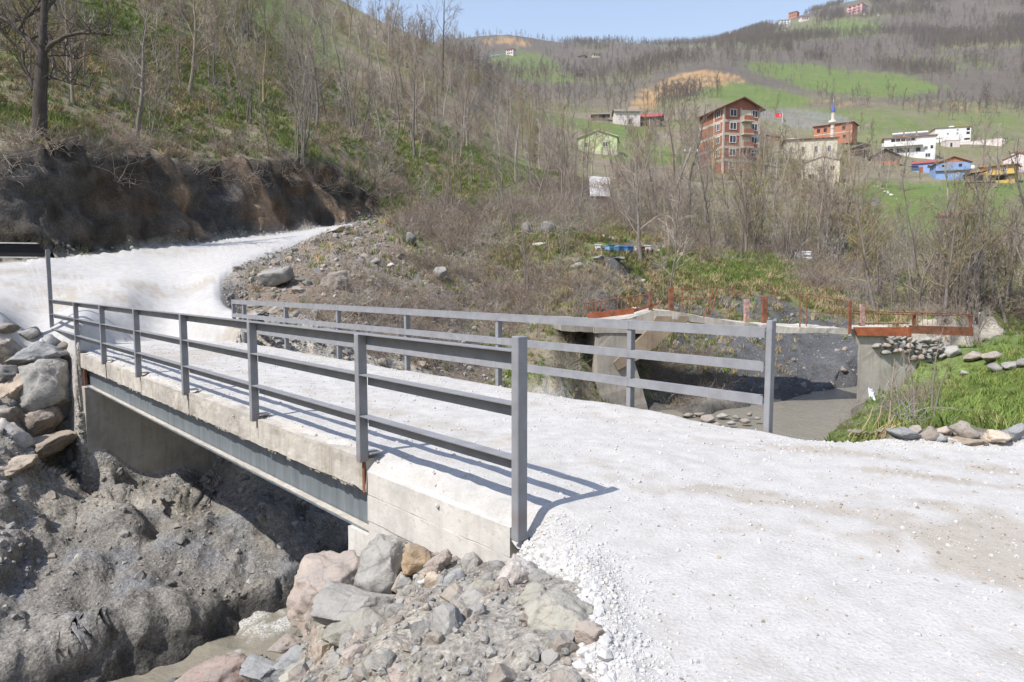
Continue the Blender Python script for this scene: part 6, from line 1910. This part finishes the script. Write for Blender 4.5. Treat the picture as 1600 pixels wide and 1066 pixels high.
h = House('house', 1596, 250, 7, 6, 3.0, 0, 'white_wall', 'white house partly cut by the right picture edge above'); h.hip(.9, .4, 'tile_roof'); h.win('F', -.2, 1.8, 1.0, 1.1)
# far houses on the ridges
for (px, py, w, hh, wall, roof, lab, fl) in ((1336, 22, 27, 15, 'pink_wall', 'red_roof', 'pink house standing highest on the right hilltop', 3), (1239, 28, 15, 10, 'brick_orange', 'brown_roof', 'small brick house on the right ridge above a white one', 2),
      (1226, 42, 18, 12, 'white_wall', 'grey_roof', 'white block with balconies on the right ridge below the brick house', 3), (1257, 33, 14, 7, 'pinkwhite', 'red_roof', 'low pinkish house on the right ridge beside the white block', 1), (1202, 46, 8, 8, 'brick_orange', 'brown_roof', 'tiny brick house lower left on the right ridge', 2),
      (1184, 49, 5, 3, 'cream_wall', 'red_roof', 'tiniest pale house at the left end of the ridge row', 1), (1200, 53, 10, 4, 'white_wall', 'grey_roof', 'low white shed below the tiny brick house on the ridge', 1), (1296, 28, 9, 4, 'white_wall', 'old_roof', 'white shed between the ridge houses and the pink house', 1),
      (1352, 23, 7, 4, 'cream_wall', 'grey_roof', 'small pale annex right of the pink hilltop house', 1), (1373, 24, 4, 4, 'cream_wall', 'grey_roof', 'tiny pale hut farther right of the pink hilltop house', 1),
      (797, 86, 14, 10, 'pinkwhite', 'red_roof', 'pinkish white house at the end of a white wall on the far ridge', 2), (909, 91, 13, 4, 'wood_wall', 'old_roof', 'dark low hut among the far woods', 1), (932, 90, 14, 6, 'cream_wall', 'red_roof', 'pale house with a red roof in the far woods', 1), (906, 120, 11, 5, 'wood_wall', 'brown_roof', 'dark barn lower in the far woods', 1),
      (846, 172, 5, 2, 'white_wall', 'grey_roof', 'tiny white hut above the lime green meadow', 1)):
    c_ = hit(px, py)
    if c_ is None: c_ = at_r(px, py, 760)
    k_ = (c_[1] * cp - (c_[2] - H) * sp) / FPX
    h = House('house', px, py, w * k_ * .86, w * k_ * .7, hh * k_ * .8, random.choice([-22, 15, 25]), wall, lab, 'house', 'houses far up on the ridges', None if hit(px, py) is not None else 760, 3)
    h.hip(hh * k_ * .25, .4, roof)
    for f_ in range(fl):
        for u in ((-.28, .0, .28) if w > 9 else (-.2, .2)):
            h.hole('F', u, hh * k_ * .8 * (f_ + .55) / fl, w * k_ * .13, hh * k_ * .8 / fl * .5, 'window')
pts_ = [hit(px, py) for px, py in ((737,97),(750,94),(765,91.5),(778,88.5),(788,87))]
pts_ = [p_ for p_ in pts_ if p_ is not None]
root = empty('retaining_wall', pts_[0], 0, 'long white retaining wall climbing to the pinkish house on the far ridge', 'wall')
for a, b in zip(pts_[:-1], pts_[1:]):
    mb = MB()
    n_ = Vector((b[1] - a[1], a[0] - b[0], 0)).normalized() * .3
    mb.hexa([(a[0]-n_.x, a[1]-n_.y, a[2]-2), (b[0]-n_.x, b[1]-n_.y, b[2]-2), (b[0]+n_.x, b[1]+n_.y, b[2]-2), (a[0]+n_.x, a[1]+n_.y, a[2]-2)],
            [(a[0]-n_.x, a[1]-n_.y, a[2]+1.6), (b[0]-n_.x, b[1]-n_.y, b[2]+1.6), (b[0]+n_.x, b[1]+n_.y, b[2]+1.6), (a[0]+n_.x, a[1]+n_.y, a[2]+1.6)])
    wbuild(mb, 'wall_section', M['white_wall'], root)

# flag, poles and wires
c = hit(1217, 214); k_ = (c[1] * cp - (c[2] - H) * sp) / FPX
root = empty('flag', c, -math.atan2(c[0], c[1]), 'red flag with a white crescent and star flying on a thin pole', 'flag')
mb = MB(); mb.tube([(4*k_, 0, -1), (4*k_, 0, 36*k_)], .06, 6); mb.build('pole', M['w_frame'], root)
M['flag_red'] = mat_rand('red_flag_cloth', (.62, .03, .04), .1, 1, .8, 0)
fw, fh = 9.5*k_, 6.2*k_
def fl(u, v, off=0):       # u 0 at the pole, 1 at the fly
    return (3.9*k_ - u*fw, .12*math.sin(u*6)*fw*.3 + off, 29.5*k_ + v*fh + .25*u*fh*.3)
mb = MB(); n_ = 10
V_ = [fl(i/n_, j) for j in (0, 1) for i in range(n_ + 1)]
mb.add(V_, [(i, i+1, n_+2+i, n_+1+i) for i in range(n_)]); cloth = mb.build('cloth', M['flag_red'], root, True)
mb = MB()
for off in (-.02, .02):
    cx_, cy_, R1 = .42, .5, .27
    pl = []
    for i in range(15):
        a = math.radians(40 + 280 * i / 14); pl.append((cx_ + R1 * math.cos(math.pi - a) * fh / fw * -1, cy_ + R1 * math.sin(a)))
    inn = []
    for i in range(15):
        a = math.radians(52 + 256 * (14 - i) / 14); inn.append((cx_ + .055 + R1 * .8 * math.cos(a) * fh / fw, cy_ + R1 * .8 * math.sin(a)))
    pts2 = pl + inn
    nb_ = len(pl)
    vv = [fl(u, v_, off) for u, v_ in pts2]
    mb.add(vv, [(i, i+1, 2*nb_-2-i, 2*nb_-1-i) for i in range(nb_ - 1)])
    st = [(.70 + (.13 if i % 2 == 0 else .05) * math.cos(math.pi + math.pi * i / 5) * fh / fw, .5 + (.13 if i % 2 == 0 else .05) * math.sin(math.pi * i / 5)) for i in range(10)]
    vv = [fl(.70, .5, off)] + [fl(u, v_, off) for u, v_ in st]
    mb.add(vv, [(0, i + 1, (i + 1) % 10 + 1) for i in range(10)])
mb.build('crescent_and_star', M['w_frame'], root)
def pole(pb, pt, rad, label, arms=1):
    root = empty('utility_pole', pb, 0, label, 'pole', 'utility poles in the valley')
    mb = MB(); mb.tube([tuple(np.array(pb) - [0, 0, .6]), tuple(pt)], [rad * 1.2, rad * .85], 8); wbuild(mb, 'pole', M['pole_wood'], root, smooth=True)
    mb = MB(); p_ = np.array(pt) - [0, 0, .5]; mb.box(p_[0] - .8, p_[0] + .8, p_[1] - .06, p_[1] + .06, p_[2], p_[2] + .12); wbuild(mb, 'crossarm', M['pole_wood'], root)
    for dx in (-.7, 0, .7):
        mb = MB(); mb.tube([tuple(p_ + [dx, 0, .12]), tuple(p_ + [dx, 0, .34])], .05, 5); wbuild(mb, 'insulator', M['w_frame'], root)
cb = hit(1041, 327); rb = math.hypot(cb[0], cb[1])
lp = at_r(1080, 231, rb); pole(cb, lp, .14, 'grey utility pole leaning far to the right over the thicket')
cb2 = hit(1015, 222); up2 = at_r(1015, 186, math.hypot(cb2[0], cb2[1])); pole(cb2, up2, .14, 'upright dark utility pole beside the red roofed barn')
cb3 = hit(640, 60); up3 = at_r(650, 18, math.hypot(cb3[0], cb3[1])) if cb3 is not None else at_r(650, 18, 165)
cb3 = np.array([up3[0], up3[1], up3[2] - 9])
cb4 = hit(1468, 250); up4 = at_r(1468, 214, math.hypot(cb4[0], cb4[1])); pole(cb4, up4, .12, 'thin utility pole behind the light blue house')
M['wire'] = mat_rand('grey_wire', (.25, .25, .25), .1, 2, .5, 0)
def wire(a, b, sag, label):
    a, b = np.array(a), np.array(b); mb = MB()
    mb.tube([tuple(a + (b - a) * t + np.array([0, 0, -sag * 4 * t * (1 - t)])) for t in np.linspace(0, 1, 16)], .016, 4)
    o = mb.build('power_line', M['wire']); tag(o, label, 'wire', 'power lines across the valley')
for i, dz in enumerate((-.15, -.75)):
    wire(lp + [0, 0, dz], at_r(735, 95 + 8 * i, 150), 3, ['upper', 'lower'][i] + ' power line sagging from the leaning pole up to the spur')
    wire(lp + [0, 0, dz], up4 + [0, 0, dz], 4, ['upper', 'lower'][i] + ' power line from the leaning pole to the village pole')

# beehives in a row on the bare slope
def hive(px, py, wpx, hpx, mat, lab, lid, yaw):
    c = hit(px, py + hpx / 2); k_ = (c[1] * cp - (c[2] - H) * sp) / FPX
    root = empty('beehive', c, -math.atan2(c[0], c[1]) + math.radians(yaw), lab, 'beehive', 'beehives in a row')
    w, h_ = wpx * k_ * .42, hpx * k_
    MB().box(-w, w, -w, w, .06, h_ * .86).build('body', M[mat], root, bevel=.01)
    MB().box(-w - .03, w + .03, -w - .03, w + .03, h_ * .862, h_).build('lid', M[lid], root)
    MB().box(-w * .6, w * .6, -w - .02, -w - .003, .1, .14).build('entrance', M['opening'], root)
    for sx in (-1, 1):
        MB().box(sx * w * .8 - .04, sx * w * .8 + .04, -w, w, -.15, .058).build('foot', M['wood_wall'], root)
for a in ((934.5,387,10,10,'w_frame','white beehive at the left end of the row','w_frame',8),(942,388,7,8,'pinkwhite','grey white beehive second in the row','grey_roof',20),(953,388,12,9.5,'lightblue','light blue beehive first of the three blue ones','blue_paint',35),(968,389,12,9.5,'blue_paint','blue beehive in the middle of the three blue ones','lightblue',38),
          (982,390,12.5,9.5,'blue_paint','deep blue beehive right of the other blue ones','blue_paint',36),(995.5,389,8,9,'pinkwhite','pale pink beehive right of the deep blue one','pinkwhite',12),(1003,390,9,9,'brown_roof','brown beehive between two pale ones','brown_roof',20),(1011,388,8,9,'pinkwhite','pinkish white beehive next to the brown one','w_frame',12),(1018,388,8,8,'band','grey beehive at the right end of the row','grey_roof',25)):
    hive(*a)
# loose things on the slopes
def crumple(name, px, py, wpx, hpx, mat, label, cat, seed, r=None):
    c = hit(px, py) if r is None else at_r(px, py, r)
    k_ = (c[1] * cp - (c[2] - H) * sp) / FPX
    n_ = 14; rgx = np.random.default_rng(seed)
    u, v_ = np.meshgrid(np.linspace(-.5, .5, n_), np.linspace(-.5, .5, n_), indexing='ij')
    q_ = np.stack([u.ravel() * 4, v_.ravel() * 4, 0 * u.ravel() + seed], -1)
    P_ = np.stack([u.ravel() * wpx * k_, .35 * hpx * k_ * vnoise(q_, 3) + v_.ravel() * hpx * k_ * .5, v_.ravel() * hpx * k_ + .25 * hpx * k_ * vnoise(q_ + 9, 4)], -1)
    P_ = P_ * (1 + .25 * vnoise(q_ * .6 + 5, 6))[:, None]
    gi = np.arange(n_ * n_).reshape(n_, n_)
    F_ = np.stack([gi[:-1, :-1], gi[1:, :-1], gi[1:, 1:], gi[:-1, 1:]], -1).reshape(-1, 4)
    me = np_mesh(name, P_, F_, False); o = link(name, me, M[mat])
    sm = o.modifiers.new('thick', 'SOLIDIFY'); sm.thickness = .012
    o.location = c + np.array([0, 0, hpx * k_ * .3]); o.rotation_euler = (0, 0, -math.atan2(c[0], c[1]))
    return tag(o, label, cat)
M['bag'] = mat_rand('pale_plastic', (.62, .66, .72), .15, 6, .35, 0)
crumple('plastic_bag', 1362, 622, 9, 15, 'bag', 'torn pale plastic bag caught below the old abutment', 'bag', 3, 27.2)
crumple('plastic_sheet', 955, 374, 9, 5, 'w_frame', 'white plastic scrap on the grass above the beehives', 'sheet', 5)
crumple('plastic_sheet', 941, 374, 8, 8, 'pinkwhite', 'grey white tilted scrap above the beehives', 'sheet', 6)
crumple('tarpaulin', 1366, 318, 12, 6, 'blue_paint', 'crumpled blue tarpaulin on the green slope', 'tarpaulin', 7)
crumple('tarpaulin', 1345, 317, 7, 4, 'blue_paint', 'small blue tarpaulin left of the larger one', 'tarpaulin', 8)
c = hit(1254, 404); k_ = (c[1] * cp - (c[2] - H) * sp) / FPX
root = empty('white_panel', c, -math.atan2(c[0], c[1]), 'flat white panels lying beside the large round bush', 'panel')
mb = MB(); mb.hexa([(-12*k_, -.5, 0), (13*k_, -.9, -.2), (13*k_, .3, .25), (-12*k_, .5, .4)], [(-12*k_, -.55, .12), (13*k_, -.95, -.05), (13*k_, .25, .4), (-12*k_, .45, .55)]); mb.build('panel', M['w_frame'], root)
MB().box(-2*k_, 12*k_, -.8, -.3, .45, .55).build('panel', M['white_wall'], root)
# pale steep track
u_, v_ = np.meshgrid(np.linspace(0, 1, 12), np.linspace(0, 1, 16), indexing='ij')
qx = (919 + u_ * 33 + v_ * 2).ravel(); qy = (282 + v_ * 34 + (1 - v_) * u_ * 2).ravel()
tp = np.array([hit(a, b) + np.array([0, -.5, .5]) for a, b in zip(qx, qy)])
gi = np.arange(12 * 16).reshape(12, 16)
F_ = np.stack([gi[:-1, :-1], gi[1:, :-1], gi[1:, 1:], gi[:-1, 1:]], -1).reshape(-1, 4)
M['track'] = concrete('pale_track', (.58, .56, .54), .25)
o = link('path', np_mesh('path', tp, F_), M['track']); tag(o, 'steep pale concrete track in the trees', kind='structure')
# saplings on the grassy bank by the road
def sapling(stems, label, r):
    b0 = at_r(stems[0][0][0], stems[0][0][1], r)
    root = empty('sapling', (b0[0], b0[1], b0[2]), 0, label, 'sapling', 'saplings on the grassy bank')
    for st in stems:
        T = TB(); P = [at_r(px, py, r) - b0 for px, py in st]
        P[0] = P[0] - np.array([0, 0, .15])
        Q = np.array([P[0] + (P[-1] - P[0]) * t for t in (0,)] + [np.array(p_) for p_ in P[1:]])
        tube_np(T, Q, np.linspace(.016, .005, len(Q)), 5)
        for i in range(1, len(Q)):
            for _ in range(2):
                b = grow(rt, Q[i - 1] + (Q[i] - Q[i - 1]) * rt.random(), [rt.normal(0, .5), rt.normal(0, .5), 1], .3, 3, .12, .1); tube_np(T, b, [.006, .005, .004, .002], 3)
        link('stem', to_mesh(T, 'stem', M['twig_red']), None, root)
sapling([[(1430,664),(1424,620),(1414,575),(1408,535)], [(1430,662),(1428,610),(1420,560),(1424,530)]], 'dark forked sapling on the grassy bank behind the road edge stones', 11.5)
sapling([[(1456,652),(1457,610),(1462,560),(1474,512)], [(1457,648),(1468,610),(1486,560)]], 'thin reddish sapling with two stems right of the dark forked one', 12.5)
sapling([[(1390,655),(1394,600),(1398,560)]], 'single thin stem left of the dark forked sapling', 12.0)
# sticks
def stick(pix, r, rad, label):
    P = [at_r(px, py, q_) for (px, py), q_ in zip(pix, r)]
    b0 = P[len(P) // 2]; T = TB(); tube_np(T, np.array(P) - b0, np.linspace(rad, rad * .5, len(P)), 5)
    o = link('stick', to_mesh(T, 'stick', M['straw']), None); o.location = b0; tag(o, label, 'stick')
stick([(352,905),(364,930),(358,955)], [12.3,12.2,12.1], .012, 'pale forked dead twig hanging on the rock shelf over the water')
stick([(1083,998),(1098,1003),(1113,1009)], [3.1,3.08,3.05], .006, 'small brown stick lying on the white road')
stick([(900,810),(904,812),(908,811)], [5.0,5.0,5.0], .005, 'tiny brown stick on the white road near the railing shadow')
stick([(595,1066),(640,1040)], [4.6,4.7], .008, 'straw coloured stick on the rubble at the bottom edge')

# ------------------------------------------------------------------ air
hb = MB(); hb.box(-3300, 3300, -3300, 3300, float(P3d[:, 2].min()) - 1.0, float(P3d[:, 2].max()) + 6.0)
haze = hb.build('haze', None)
mv = bpy.data.materials.new('haze'); mv.use_nodes = True
mv.node_tree.nodes.clear()
vo_ = mv.node_tree.nodes.new('ShaderNodeOutputMaterial'); vp = mv.node_tree.nodes.new('ShaderNodeVolumePrincipled')
vp.inputs['Color'].default_value = (.86, .92, 1.0, 1); vp.inputs['Density'].default_value = HAZE
vp.inputs['Anisotropy'].default_value = .2
mv.node_tree.links.new(vp.outputs[0], vo_.inputs['Volume'])
haze.data.materials.append(mv)
tag(haze, 'thin bluish haze filling the valley', kind='stuff')
